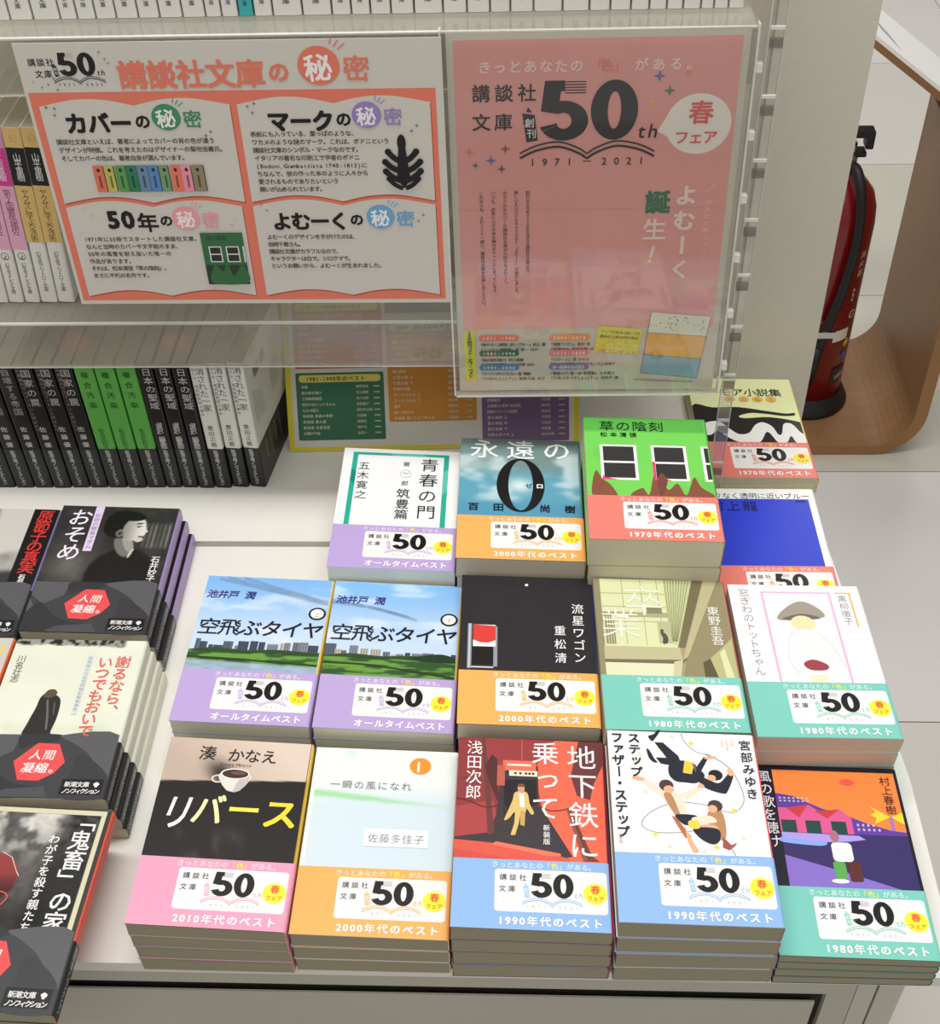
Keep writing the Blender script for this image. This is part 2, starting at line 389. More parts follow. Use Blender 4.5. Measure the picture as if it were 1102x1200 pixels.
def bandart(color, text, acc=None):
    acc = acc or color
    def f(bk):
        P = Print('band_lettering', bk.band, bk.fm(.00028)); A = Print('band_artwork', bk.band, bk.fm(.00028))
        A.rect(28, 12.4, 102, 42.8, WH, 2.2)
        for x, y, c in ((84, 37, (200, 190, 215)), (88, 39, (240, 190, 190)), (91, 37.3, (190, 215, 230)), (34, 23, (240, 190, 190)), (30.5, 21, (190, 200, 230)), (30, 17, (200, 220, 190)), (37, 17, (235, 205, 170)), (34, 19.5, (220, 200, 220)), (39, 21, (190, 215, 230)), (93.5, 40, (235, 205, 190))):
            A.star(x, y, .8, c)
        A.ell(94, 27, 7.8, 7.4, (254, 240, 66), 0, 26)
        for k in range(14):
            t = 2 * math.pi * k / 14; A.ell(94 + 7.4 * math.cos(t), 27 + 7 * math.sin(t), .8, .8, (254, 240, 66), 0, 8)
        P.L = A.L + .02
        tl = tuple(int(c * .35 + 255 * .65) for c in color); yl = (252, 238, 90)
        P.text('きっとあなたの', 25.5, 44.1, 4.9, tl, .02, fit=34.7)
        P.text('「', 60, 44, 5, yl, .012); P.text('色', 65.2, 44, 5, yl, .02); P.text('」', 70.4, 44, 5, yl, .012)
        P.text('がある。', 75.4, 44.1, 4.9, tl, .02, fit=19.6)
        P.text('講談社', 30.3, 35, 5, (70, 66, 72), .008, fit=19.4); P.text('文庫', 30, 26.6, 5, (70, 66, 72), .008, fit=12.4)
        logo50(P, 51.8, 22.8, 17.8, (20, 18, 20), tuple(int(c * .8 + 255 * .2) for c in acc), True)
        P.text('春', 90.8, 27.4, 6.6, (236, 84, 62), .012); P.text('フェア', 88.4, 22.2, 3.8, (236, 84, 62), .01)
        P.text(text, 30, 3.1, 7.2, WH, .03, fit=69)
    return f

# ---- artwork of each title, in mm on the cover
def art_reverse(bk):
    def f(X, Y):
        edge = 110.3 + X * .053
        beige = mixc((196, 176, 160), (226, 208, 192), (X - 10) / 90 + (Y - 110) / 80 - .2)
        sh = np.exp(-(((X - 43) / 11) ** 2 + ((Y - 118 + (X - 43) * .45) / 9) ** 2)); beige = mixc(beige, (60, 50, 46), sh * 1.1)
        blk = mixc((34, 30, 31), (112, 104, 100), sstep(.5, .85, vnoise(X + Y * .3, Y * .35, 14, 3)) * sstep(80, 62, Y) * sstep(10, 30, X) * sstep(75, 45, X) * .9)
        return mixc(blk, beige, sstep(-.5, .5, Y - edge))
    picture('cover_picture', bk.cover, bk.fm(0, True), 0, 50, 105, 148, f, 96)
    P = Print('cover_artwork', bk.cover, bk.fm())
    P.ell(52.5, 107, 6, 3.2, (190, 180, 172)); P.blob([(41.5, 119), (43, 111), (48, 105.5), (52.5, 104.2), (57, 105.5), (61.5, 111), (62.5, 119)], (232, 226, 220))
    P.blob([(52.5, 104.2), (57, 105.5), (61.5, 111), (62.5, 119), (57, 117)], (200, 192, 184))
    P.ring(40.2, 114.2, 4.6, 3.4, 1.3, 1.2, (222, 216, 210)); P.ell(52, 119, 10.6, 4.6, (240, 236, 230)); P.ell(52, 118.9, 9.4, 3.7, (70, 48, 38)); P.ell(54, 119.8, 5.5, 1.7, (110, 82, 66))
    T = Print('cover_lettering', bk.cover, bk.fm()); T.L = .45
    T.text('湊', 23, 130.5, 13, (40, 30, 28), .004); T.text('かなえ', 44, 130, 12.5, (40, 30, 28), .004, fit=36)
    T.text('Kanae Minato', 40, 125.2, 3.6, (110, 80, 70), 0, skew=.3)
    T.text('リ', 6, 74, 30, WH, .012, skew=.15, sx=.78); T.text('バ', 27, 78, 27, (246, 240, 180), .016, skew=.05, sx=.85); T.text('ー', 51, 80, 25, (250, 232, 90), .02, sx=.98); T.text('ス', 76, 78, 26, (250, 222, 60), .02, sx=1)
def art_wind_one(bk):
    def f(X, Y):
        base = mixc((214, 230, 240), (236, 243, 240), sstep(95, 125, Y)); yb = 108 - X * .085
        g = np.exp(-((Y - yb - 2 * vnoise(X, Y, 18, 1)) / (2.6 - X * .014)) ** 2); base = mixc(base, (168, 222, 172), g * sstep(105, 30, X) * 1.1 + g * .25)
        return mixc(base, (196, 226, 226), sstep(.55, .8, vnoise(X, Y, 26, 8)) * sstep(122, 145, Y))
    picture('cover_picture', bk.cover, bk.fm(0, True), 3, 50, 105, 146, f, 60)
    T = Print('cover_lettering', bk.cover, bk.fm()); T.L = .4
    T.ell(77.5, 134.5, 7.8, 7.2, (240, 152, 48)); T.text('1', 73, 129.5, 12, WH, .02)
    T.text('一瞬の風になれ', 13, 113.5, 7.6, (120, 120, 120), -.002, fit=60)
    T.rect(42, 67, 87, 81, (240, 245, 246)); T.text('佐藤多佳子', 44.5, 70.5, 7.6, (120, 120, 120), -.002, fit=40)
def art_metro(bk):
    A = Print('cover_artwork', bk.cover, bk.fm()); D = (74, 42, 46); O = (244, 108, 82)
    A.rect(0, 50, 105, 148, (146, 58, 62)); A.poly([(17, 148), (50, 148), (50, 120), (20, 118)], (156, 62, 66)); A.poly([(0, 50), (0, 90), (26, 96), (30, 70), (0, 62)], (176, 70, 72))
    A.poly([(57, 148), (105, 148), (105, 50), (76, 50), (60, 86), (56, 115)], O); A.poly([(50, 148), (69, 148), (57, 128), (50, 128)], (160, 62, 64))
    A.poly([(86, 148), (105, 148), (105, 128), (96, 112), (93, 99), (84, 102), (80, 118)], (110, 56, 60))
    A.poly([(31, 125), (57, 125), (57, 95), (80, 54), (64, 50), (0, 61), (0, 66), (22, 70), (28, 84)], (62, 56, 60)); A.poly([(33, 113), (56, 114), (56, 94), (40, 84), (33, 84)], (38, 34, 38))
    A.poly([(0, 50), (0, 64), (30, 62), (62, 56), (78, 52.5), (78, 50)], (226, 92, 76)); A.poly([(26, 61), (62, 54), (72, 54), (72, 56), (28, 63.5)], (244, 122, 96)); A.poly([(0, 50), (0, 57), (40, 50)], (212, 82, 70))
    A.poly([(16.5, 148), (19, 148), (27, 70), (22.5, 68)], (112, 60, 58)); A.poly([(19, 124), (24, 134), (28, 130), (29, 104), (32, 98), (28, 96), (22, 112)], (86, 44, 48))
    A.curve([(0, 96), (8, 95), (20, 90), (30, 92)], .9, (90, 34, 38)); A.curve([(2, 112), (12, 115), (18, 112)], .6, (110, 46, 48)); A.curve([(26, 78), (34, 82), (34, 92)], .8, (110, 46, 48))
    A.rect(32, 121, 55.5, 129.5, (240, 116, 88)); A.rect(35, 125, 52, 126.6, (250, 240, 225)); A.rect(36.5, 116.5, 56.5, 121, (248, 236, 216))
    for x in (40, 43.5, 47.5, 50, 52.5): A.rect(x, 117.8, x + 1.8, 119.7, (80, 50, 50))
    A.rect(28, 108, 33.5, 125, (196, 98, 80)); A.curve([(57, 93), (66, 89), (78, 91)], 1, (140, 50, 46)); A.poly([(76, 92), (79, 92), (93, 55), (98, 51), (87, 51)], (112, 62, 56)); A.poly([(76, 92), (77.5, 92), (90, 52), (87, 51)], (150, 80, 70))
    A.line([(45.5, 148), (45.5, 128)], .8, (200, 90, 82))
    S = (226, 194, 120)
    A.blob([(41, 103), (49, 103), (51, 94), (54, 87), (52, 85.5), (49, 90), (47.5, 86), (41, 87), (37, 82), (33.5, 80), (35, 85), (39, 96)], S); A.poly([(41, 88), (45, 88), (43.5, 78), (41, 68), (38, 69), (40.5, 78)], S); A.poly([(44.5, 88), (48, 88), (47.5, 76), (44.5, 77)], (206, 172, 100))
    A.poly([(43.5, 102), (47, 102), (47.5, 91), (44.5, 91)], WH); A.ell(45, 106, 2.5, 3.2, (214, 158, 130)); A.poly([(42.4, 107.5), (47.8, 107.5), (47, 110), (43, 110)], (120, 86, 54)); A.poly([(37.5, 68.5), (41, 67.5), (41.5, 69)], (90, 60, 50))
    T = Print('cover_lettering', bk.cover, bk.fm()); T.L = .45
    T.text('浅田次郎', 11.6, 145.5, 12.4, WH, .004, vert=True, fit=50, sx=.95)
    T.text('地下鉄に', 88, 146, 21.5, WH, .004, vert=True, fit=95); T.text('乗って', 62, 148, 20.5, WH, .004, vert=True, fit=68)
    T.text('新装版', 62.6, 78, 5, WH, .01, vert=True, fit=16)
def art_step(bk):
    A = Print('cover_artwork', bk.cover, bk.fm()); K = (36, 38, 52); SK = (236, 180, 140); CR = (240, 226, 204); BR = (188, 140, 98)
    A.rect(0, 50, 105, 148, (247, 246, 248))
    A.curve([(53, 149), (54, 141), (62, 132), (72, 129), (84, 119), (90, 104), (90.5, 92), (84, 84), (76, 84), (66, 88), (46, 90), (30, 84), (21, 76), (20, 70), (28, 66), (42, 66), (56, 68), (66, 66), (76, 58), (80, 50)], .7, (150, 150, 150))
    A.curve([(84, 119), (78, 125), (68, 130)], .9, (150, 150, 150))
    for x, y in ((59, 139), (83, 85), (28, 64.5), (68, 56), (63, 111), (37, 134)): A.star(x, y, 3.4, (250, 216, 84))
    for x, y in ((46, 144), (24, 97), (87, 63), (37, 55), (60, 52), (22, 128)): A.poly([(x - 2.5, y), (x, y + 2.6), (x + 1, y), (x + 2.4, y - 1.6)], (226, 222, 190))
    # falling man in a dark suit
    A.blob([(31, 140), (33, 141), (38, 149), (36, 149.5), (33, 146), (29, 144)], K); A.poly([(33, 139), (39, 139), (49, 128), (51, 120), (44, 118), (40, 127)], K)
    A.blob([(27, 133), (29, 132), (32, 125), (34, 122), (31, 122), (28, 126)], K); A.poly([(33, 126), (44, 126), (46, 119), (36, 121)], K)
    A.blob([(43, 122), (54, 124), (62, 118), (66, 112), (60, 106), (52, 106), (45, 107), (41, 113)], K); A.poly([(53, 124), (60, 123), (57, 113), (51, 114)], (250, 206, 70)); A.poly([(58, 122), (61, 121), (60, 114)], (110, 92, 120))
    A.poly([(60, 118), (67, 128), (70, 127), (64, 116)], K); A.blob([(67, 127), (74, 129), (75, 127), (69, 126)], SK)
    A.blob([(60, 113), (70, 108), (76, 107), (84, 116), (86, 113), (81, 101), (77, 98), (64, 103)], K); A.blob([(83, 113), (82, 118), (85, 119), (87, 114)], SK); A.ell(73.5, 113, 5, 4.4, (30, 28, 36)); A.ell(70.5, 110.5, 3, 2.5, SK)
    # two boys
    A.poly([(20, 108), (24, 109), (38, 98), (36, 92), (27, 100)], CR); A.blob([(15, 108), (18, 110), (24, 108), (21, 106)], SK)
    A.blob([(36, 98), (44, 98), (50, 90), (50, 80), (43, 80), (38, 88)], CR); A.blob([(36, 95), (41, 97), (46, 80), (43, 79)], BR); A.poly([(46, 96), (60, 103), (64, 102), (52, 92)], CR); A.blob([(60, 102), (62, 106), (65, 103)], SK)
    A.ell(38.5, 103, 5, 4.8, (78, 58, 56)); A.ell(40, 100, 3.6, 3, SK); A.blob([(43, 80), (56, 80), (58, 76), (50, 72), (45, 75)], K); A.poly([(40, 79), (43, 78), (52, 63), (48, 62), (44, 70)], (190, 110, 80)); A.poly([(48, 72), (50, 66), (56, 52), (52, 51), (49, 60)], SK)
    A.blob([(66, 84), (74, 84), (76, 72), (74, 62), (68, 64), (64, 76)], BR); A.blob([(54, 78), (66, 80), (70, 75), (56, 74)], CR); A.blob([(55, 72), (68, 73), (70, 68), (56, 69)], SK); A.blob([(54, 70), (70, 70), (71, 62), (66, 58), (58, 62)], K)
    A.ell(70.5, 88, 5, 4.6, (78, 58, 56)); A.ell(68.5, 85.5, 3.2, 3, SK); A.poly([(73, 64), (78, 58), (82, 60), (80, 57), (76, 54), (72, 56)], (166, 86, 76)); A.blob([(51, 75), (57, 76), (58, 70), (52, 70)], (250, 214, 84))
    T = Print('cover_lettering', bk.cover, bk.fm()); T.L = .7; K2 = (30, 28, 32)
    T.text('ステップ', 18.5, 146.5, 9, K2, .02, vert=True, fit=38)
    T.text('ファザー・ステップ', 6.5, 146.5, 9.6, K2, .02, vert=True, fit=86, sx=.95)
    T.text('宮部みゆき', 97, 143.5, 9, K2, .012, vert=True, fit=50)
    for i, t_ in enumerate(('STEP', 'FATHER', 'STEP')): T.text(t_, 87 - i * 3.6, 143.5, 2.7, (246, 186, 160), .02, ang=-math.pi / 2)
    T.text('新装版', 4.5, 64, 2.6, (170, 168, 168), 0, vert=True)
def art_harbour(bk):
    A = Print('cover_artwork', bk.cover, bk.fm()); NV = (56, 46, 104)
    A.rect(0, 50, 105, 148, (26, 24, 40)); A.rect(14, 50, 102, 144, (246, 138, 66))
    A.poly([(14, 124), (26, 122), (46, 112), (60, 108), (76, 101), (92, 96), (102, 95), (102, 84), (14, 84)], (98, 62, 164)); A.rect(14, 50, 102, 92, NV)
    A.poly([(14, 92), (68, 91), (72, 88), (60, 86), (44, 85), (28, 84), (14, 86)], (176, 160, 238)); A.blob([(14, 88), (30, 86), (44, 85), (40, 82), (14, 84)], (140, 170, 244))
    A.poly([(14, 74), (14, 50), (90, 50), (60, 60)], (138, 114, 206)); A.poly([(14, 112), (20, 112), (28, 104), (36, 115), (47, 107), (58, 112), (65, 105), (65, 92), (14, 92)], (222, 92, 148)); A.poly([(20, 112), (36, 115), (28, 104)], (204, 62, 70)); A.poly([(40, 110), (58, 112), (48, 104)], (204, 62, 70))
    for x in (15, 32, 50): A.rect(x, 92, x + 10.5, 102, (34, 70, 66))
    for i in range(14): A.rect(16 + (i % 7) * 3.2, 117 + (i // 7) * 2.4, 17.6 + (i % 7) * 3.2, 118.2 + (i // 7) * 2.4, (190, 200, 190))
    for i in range(9): A.rect(68 + (i % 5) * 3.6, 95 + (i // 5) * 3.6, 69.5 + (i % 5) * 3.6, 97 + (i // 5) * 3.6, (214, 180, 214))
    A.ell(67, 135, 5.4, 2.8, (240, 92, 80)); A.poly([(79, 116), (93, 107), (81, 101), (83, 106), (79, 108), (83, 111)], (252, 216, 60)); A.poly([(93, 107), (102, 111), (102, 101)], (252, 216, 60)); A.rect(92, 96, 94.5, 107, (168, 120, 200))
    # plain blocks of colour stand in for the illustration in the middle
    A.rect(47, 70, 61, 85, WH, 3); A.ell(50.5, 90, 3, 4.6, (176, 112, 134)); A.rect(46, 56, 54.5, 70, (92, 172, 84), 2); A.rect(56, 55, 65, 70, (92, 44, 40), 2); A.ell(49, 55, 6, 1.7, WH)
    T = Print('cover_lettering', bk.cover, bk.fm()); T.L = .45
    T.text('風の歌を聴け', 7.5, 143, 10.5, (236, 234, 240), .006, vert=True, fit=64); T.text('村上春樹', 94.5, 141, 8, (86, 40, 30), .004, vert=True, fit=32)
def art_window_girl(bk):
    A = Print('cover_artwork', bk.cover, bk.fm()); A.rect(0, 50, 105, 148, (246, 244, 246))
    pk = (248, 180, 216)
    A.rect(25, 50, 26.8, 141, pk); A.rect(78.5, 50, 80.3, 141, pk); A.rect(25, 139.4, 80.3, 141, pk)
    # plain soft watercolour shapes instead of the illustration
    A.blob([(34, 112), (40, 122), (54, 131), (66, 126), (72, 116), (62, 113), (48, 111)], (160, 152, 138)); A.blob([(38, 113), (54, 118), (68, 114), (60, 112), (46, 111)], (110, 102, 90)); A.ell(53, 108, 9.5, 8, (246, 226, 176))
    A.blob([(44, 100), (62, 100), (72, 84), (78, 62), (60, 56), (42, 57), (36, 70), (38, 88)], (236, 234, 238)); A.curve([(44, 100), (38, 88), (36, 70), (42, 57)], .4, (196, 194, 200)); A.curve([(62, 100), (72, 84), (78, 62)], .4, (196, 194, 200))
    A.blob([(46, 68), (54, 72), (64, 67), (62, 62), (50, 62)], (160, 60, 74)); A.rect(48, 50, 62, 57, (246, 230, 196), 2)
    og = (246, 184, 96); A.rect(84, 139.6, 96.5, 141, og); A.rect(95, 105, 96.5, 141, og)
    T = Print('cover_lettering', bk.cover, bk.fm()); T.L = .5; g = (140, 138, 142)
    T.text('窓ぎわのトットちゃん', 11.5, 143.5, 9.2, g, -.012, vert=True, fit=88); T.text('黒柳徹子', 89, 138, 7.8, g, -.01, vert=True, fit=31)
def art_atrium(bk):
    A = Print('cover_artwork', bk.cover, bk.fm()); a = (222, 228, 180); b = (168, 160, 124); c = (196, 196, 152)
    A.rect(0, 50, 105, 148, b); A.poly([(4, 148), (79, 148), (60, 78), (5, 78)], a); A.poly([(0, 148), (5, 148), (5, 50), (0, 50)], (150, 144, 112)); A.poly([(56, 148), (79, 148), (60, 80), (55, 82)], (200, 208, 156))
    for k in range(9): A.line([(57 + k * 2.4, 148), (56.5 + k * .55, 84)], .5, (130, 128, 94))
    for y in (132, 118, 103): A.rect(5, y, 56, y + 1, (190, 190, 146))
    for x in (22, 37, 50): A.rect(x, 80, x + .6, 148, (176, 178, 136))
    A.rect(5, 108, 56, 113, (176, 172, 134)); A.rect(40, 112, 52, 118, (140, 136, 104)); A.rect(6, 80, 13, 104, (190, 186, 146))
    for k in range(4): A.rect(7 + k * 2, 80, 7.7 + k * 2, 112, (120, 116, 88))
    A.rect(47, 82, 57, 104, (190, 192, 150)); A.poly([(79, 148), (88, 148), (66, 78), (61, 78)], (120, 112, 82)); A.poly([(88, 148), (99, 148), (72, 72), (63, 66)], (190, 184, 142))
    A.poly([(4, 78), (62, 78), (63, 66), (4, 65)], (196, 190, 150)); A.poly([(4, 65), (63, 66), (70, 70), (62, 62), (4, 61.5)], (120, 112, 84)); A.rect(4, 50, 56, 62, (226, 230, 196)); A.poly([(56, 64), (63, 66), (60, 50), (54, 50)], (206, 204, 164))
    A.poly([(99, 148), (105, 148), (105, 90), (84, 66), (78, 50), (62, 50), (66, 66)], (150, 140, 106)); A.poly([(84, 68), (105, 88), (105, 50), (88, 50)], (188, 186, 132)); A.poly([(78, 64), (84, 68), (88, 50), (78, 50)], (96, 86, 62)); A.poly([(92, 74), (96, 78), (100, 50), (94, 50)], (222, 224, 176))
    A.ell(50, 94.5, 1.3, 1.6, (84, 84, 70)); A.blob([(48.5, 93), (52, 92), (54, 87), (53, 82), (49.5, 82), (50, 87)], (84, 84, 72))
    T = Print('cover_lettering', bk.cover, bk.fm()); T.L = .45
    T.text('卒', 22, 112, 34, (244, 246, 232), -.012, sx=.95); T.text('業', 2, 89, 33, (244, 246, 232), -.012, sx=1); T.text('東野圭吾', 92, 121, 10, (244, 244, 234), .002, vert=True, fit=40)
def art_star_wagon(bk):
    A = Print('cover_artwork', bk.cover, bk.fm()); A.rect(0, 50, 105, 148, (44, 42, 46)); A.ell(52, 139, 1.4, 1.3, WH)
    A.rect(6, 52, 9.2, 96.5, (150, 158, 166)); A.rect(7, 52, 8, 96, (210, 216, 220)); A.rect(26, 54, 29, 94, (150, 158, 166)); A.rect(10.2, 73.5, 27.5, 95.5, WH); A.poly([(10.2, 95.5), (27.5, 94.5), (27.5, 80), (22, 77.4), (16, 77.4), (10.2, 80)], (222, 66, 60)); A.rect(9.2, 52.5, 26, 54, (200, 205, 210)); A.rect(10, 56, 26, 73, (26, 24, 26))
    T = Print('cover_lettering', bk.cover, bk.fm()); T.L = .45
    T.text('流星ワゴン', 92, 121, 11, WH, .006, vert=True, fit=62, sx=.92); T.text('重松清', 77.5, 98.5, 10.5, WH, .006, vert=True, fit=41, sx=.92)
def art_tyre(vol):
    def g(bk):
        def f(X, Y):
            sky = mixc((200, 222, 246), (132, 186, 240), sstep(80, 148, Y)); sky = mixc(sky, (250, 252, 255), sstep(.52, .8, vnoise(X, Y * 2.6, 30, vol * 5 + 2)) * .45)
            gy = 70 + (X - 50) * (.02 if vol == 1 else -.02)
            gr = mixc((108, 158, 66), (50, 86, 44), sstep(.42, .62, vnoise(X * .5, Y * 3, 7, 4 + vol))); water = mixc((176, 202, 226), (120, 140, 150), vnoise(X, Y * 3, 9, 6) * .6)
            w_ = sstep(60, 58.6, Y + X * .03) if vol == 1 else sstep(51, 50, Y)
            return mixc(mixc(gr, water, w_), sky, sstep(-.5, .5, Y - gy))
        picture('cover_picture', bk.cover, bk.fm(0, True), 0, 50, 103, 148, f, 90)
        A = Print('cover_artwork', bk.cover, bk.fm()); rn = random.Random(vol); x = 4 if vol == 1 else 0
        while x < 99:
            w_ = rn.uniform(3, 9); h_ = rn.uniform(4, 11) * (1 if (vol == 1 or x < 42) else .45); c = rn.choice([(96, 104, 124), (112, 118, 134), (190, 184, 172), (74, 82, 102), (138, 142, 152)])
            A.rect(x, 69.6, x + w_, 70.6 + h_, c)
            for k in range(int(w_ / 2)): A.rect(x + .6 + k * 2, 71, x + 1.4 + k * 2, 70 + h_, tuple(int(v * .75) for v in c))
            x += w_ + rn.uniform(-1, 2)
        A.blob([(0, 69), (20, 72), (45, 70.5), (70, 72), (103, 70), (103, 68.6), (50, 68.4), (0, 68.4)], (48, 78, 44))
        if vol == 2: A.blob([(66, 70), (78, 73), (92, 75), (103, 71), (103, 67), (80, 67.6)], (34, 58, 38))
        A.curve([(0, 62), (40, 61), (103, 58 if vol == 1 else 52)], 1.6, (44, 64, 40))
        lines = [((10, 146), (50, 136), (103, 122)), ((16, 148), (54, 137), (103, 124)), ((30, 148), (60, 138), (103, 125))] if vol == 1 else [((0, 125), (30, 122), (64, 113)), ((0, 127), (34, 121), (70, 110))]
        for l in lines:
            for k in range(3): A.curve([(a, b - k * 1.1) for a, b in l], .22, (120, 140, 160))
        T = Print('cover_lettering', bk.cover, bk.fm()); T.L = .45
        T.text('池井戸', 3, 124.5, 9, (44, 40, 130), .018, skew=.12, fit=26); T.text('潤', 34, 124.5, 9, (44, 40, 130), .018, skew=.12)
        T.text('空飛ぶタイヤ', 3, 86.5, 18, (24, 26, 44), .009, skew=.05, fit=100)
        T.ring(95.5, 111, 7, 6.6, 1.7, 1.7, (20, 20, 26)); T.ell(95.5, 111, 5.4, 5, WH); T.text('上' if vol == 1 else '下', 92.8, 108, 5.4, (160, 150, 140), .0)
        T.rect(103.2, 50, 104.6, 148, (240, 196, 70))
    return g
def art_green_frame(bk):
    A = Print('cover_artwork', bk.cover, bk.fm()); A.rect(0, 50, 105, 148, (246, 247, 248)); g = (42, 176, 152)
    A.rect(8.5, 50, 13, 143, g); A.rect(90, 50, 94.5, 143, g); A.rect(8.5, 139.5, 94.5, 143, g)
    A.poly([(8.5, 120), (13, 118), (13, 100), (8.5, 106)], (26, 140, 126)); A.poly([(40, 143), (70, 143), (76, 139.5), (46, 139.5)], (100, 200, 184)); A.poly([(90, 120), (94.5, 124), (94.5, 96), (90, 90)], (90, 200, 180))
    T = Print('cover_lettering', bk.cover, bk.fm()); T.L = .4
    T.text('青春の門', 77.5, 138.5, 17.5, (40, 40, 44), 0, vert=True, fit=80); T.text('五木寛之', 19.5, 131, 11, (60, 60, 64), -.002, vert=True, fit=50)
    T.text('第', 57, 132, 6.5, (60, 60, 64), 0, vert=True); T.text('一', 57, 120, 6.5, (120, 180, 170), 0, vert=True); T.ring(57, 116, 5, 5, .4, .4, (150, 210, 200)); T.text('部', 57, 107, 6.5, (60, 60, 64), 0, vert=True); T.text('筑豊篇', 56.5, 97, 12.5, (40, 40, 44), .004, vert=True, fit=39)
def art_zero(bk):
    def f(X, Y):
        n = vnoise(X, Y * 1.7, 34, 12); base = mixc((98, 166, 190), (122, 148, 146), sstep(92, 118, Y)); base = mixc(base, (206, 226, 230), sstep(.5, .72, n) * .8)
        base = mixc(base, (80, 150, 186), sstep(75, 60, Y) * .7); base = mixc(base, (110, 132, 130), sstep(126, 146, Y) * .7)
        fl = np.exp(-(((X - 52) / 12) ** 2 + ((Y - 88) / 9) ** 2)); return mixc(base, (250, 252, 250), fl * .8)
    picture('cover_picture', bk.cover, bk.fm(0, True), 0, 48, 105, 148, f, 80)
    T = Print('cover_lettering', bk.cover, bk.fm()); T.L = .45
    T.text('永遠の', 5, 124, 26, (244, 247, 248), .008, fit=95, sx=1)
    T.ring(52.5, 89, 20.5, 33, 0, 0, BLK)
    pts = []
    for k in range(41):
        t = 2 * math.pi * k / 40; pts.append((t, (52.5 + 20.5 * math.cos(t), 88.5 + 33.5 * math.sin(t)), (52.5 + 10.5 * math.cos(t), 88.5 + 31.5 * math.sin(t))))
    T.ops.append(('q', [(a, b) for _, a, b in pts], BLK, T.L)); T.up()
    T.text('ゼ', 56, 85, 6.6, (70, 80, 90), .012); T.text('ロ', 65.5, 85, 6.6, WH, .03)
    for ch, x in zip('百田尚樹', (8, 29, 68, 89)): T.text(ch, x, 56.5, 9.6, (24, 26, 34), .03)
def art_green_house(bk):
    def f(X, Y):
        return mixc((120, 212, 92), (64, 150, 62), sstep(128, 132, Y) * .5 + sstep(.5, .7, vnoise(X, Y, 50, 9)) * .35)
    picture('cover_picture', bk.cover, bk.fm(0, True), 0, 48, 105, 148, f, 70)
    A = Print('cover_artwork', bk.cover, bk.fm()); br = (136, 82, 62); K = (52, 50, 54)
    A.blob([(6, 48), (4, 60), (8, 80), (13, 70), (20, 62), (24, 48)], br); A.blob([(38, 48), (45, 60), (50, 52), (56, 78), (62, 70), (66, 58), (74, 66), (80, 52), (88, 74), (93, 62), (104, 52), (104, 48)], br)
    for x0, x1 in ((12.5, 43), (55.2, 84.5), (97, 108)):
        x2 = min(x1, 104.4); A.rect(x0, 69, x2, 112.5, WH); A.rect(x0 + 2.4, 92, min(x1 - 2.4, 104.4), 110.4, K); A.rect(x0 + 2.4, 71.4, min(x1 - 2.4, 104.4), 89.6, K)
    A.poly([(12.5, 69), (26, 69), (20, 71), (14.8, 72), (14.4, 76)], (236, 60, 130)); A.poly([(55.2, 69), (70, 69), (66, 71), (57.4, 71.5), (57.4, 92), (55.2, 92)], (236, 60, 130)); A.blob([(59, 50), (58, 70), (62, 78), (66, 70), (64, 60)], (120, 70, 60))
    T = Print('cover_lettering', bk.cover, bk.fm()); T.L = .45
    T.text('草の陰刻', 12.5, 131.5, 13.5, (26, 44, 26), .002, fit=56); T.text('松本清張', 12.5, 122.8, 6.4, (20, 40, 24), .016, fit=33)
def art_cream(bk):
    A = Print('cover_artwork', bk.cover, bk.fm()); Y = (240, 245, 186); A.rect(0, 50, 105, 148, Y)
    A.blob([(0, 104), (20, 102), (45, 103), (70, 98), (90, 94), (99, 95), (99, 91), (88, 90), (70, 93), (56, 94), (44, 89), (50, 86), (74, 88), (100, 82), (105, 76), (105, 50), (0, 50)], (36, 34, 36))
    A.blob([(0, 72), (14, 80), (24, 80), (32, 70), (40, 62), (50, 64), (58, 76), (66, 80), (74, 74), (78, 62), (82, 64), (86, 78), (94, 78), (100, 66), (105, 60), (105, 50), (94, 50), (90, 60), (84, 50), (76, 50), (68, 66), (58, 50), (40, 50), (30, 56), (20, 66), (12, 60), (0, 62)], (248, 246, 244))
    T = Print('cover_lettering', bk.cover, bk.fm()); T.L = .4
    T.text('ユーモア小説集', 4, 121, 13, (30, 28, 28), .006, fit=88)
    for x, c in ((38.8, '阿'), (52.8, '川'), (66.4, '弘'), (80, '之')):
        T.ell(x, 115, 5, 4.2, (248, 188, 96)); T.ring(x, 115, 5, 4.2, .5, .5, (222, 130, 50)); T.text(c, x - 2.6, 112.6, 5.2, (160, 70, 30), .0)
def art_blue(bk):
    A = Print('cover_artwork', bk.cover, bk.fm()); A.rect(0, 50, 105, 148, (246, 246, 246)); A.rect(4, 50, 98, 134.5, (38, 60, 204))
    T = Print('cover_lettering', bk.cover, bk.fm()); T.L = .4
    T.text('限りなく透明に近いブルー', 4, 135.2, 8.2, (24, 24, 44), -.004, fit=96); T.text('村上龍', 6, 119.5, 14, (24, 26, 90), .002, fit=45); T.text('新装版', 86, 130.5, 3, (20, 24, 90), .01)
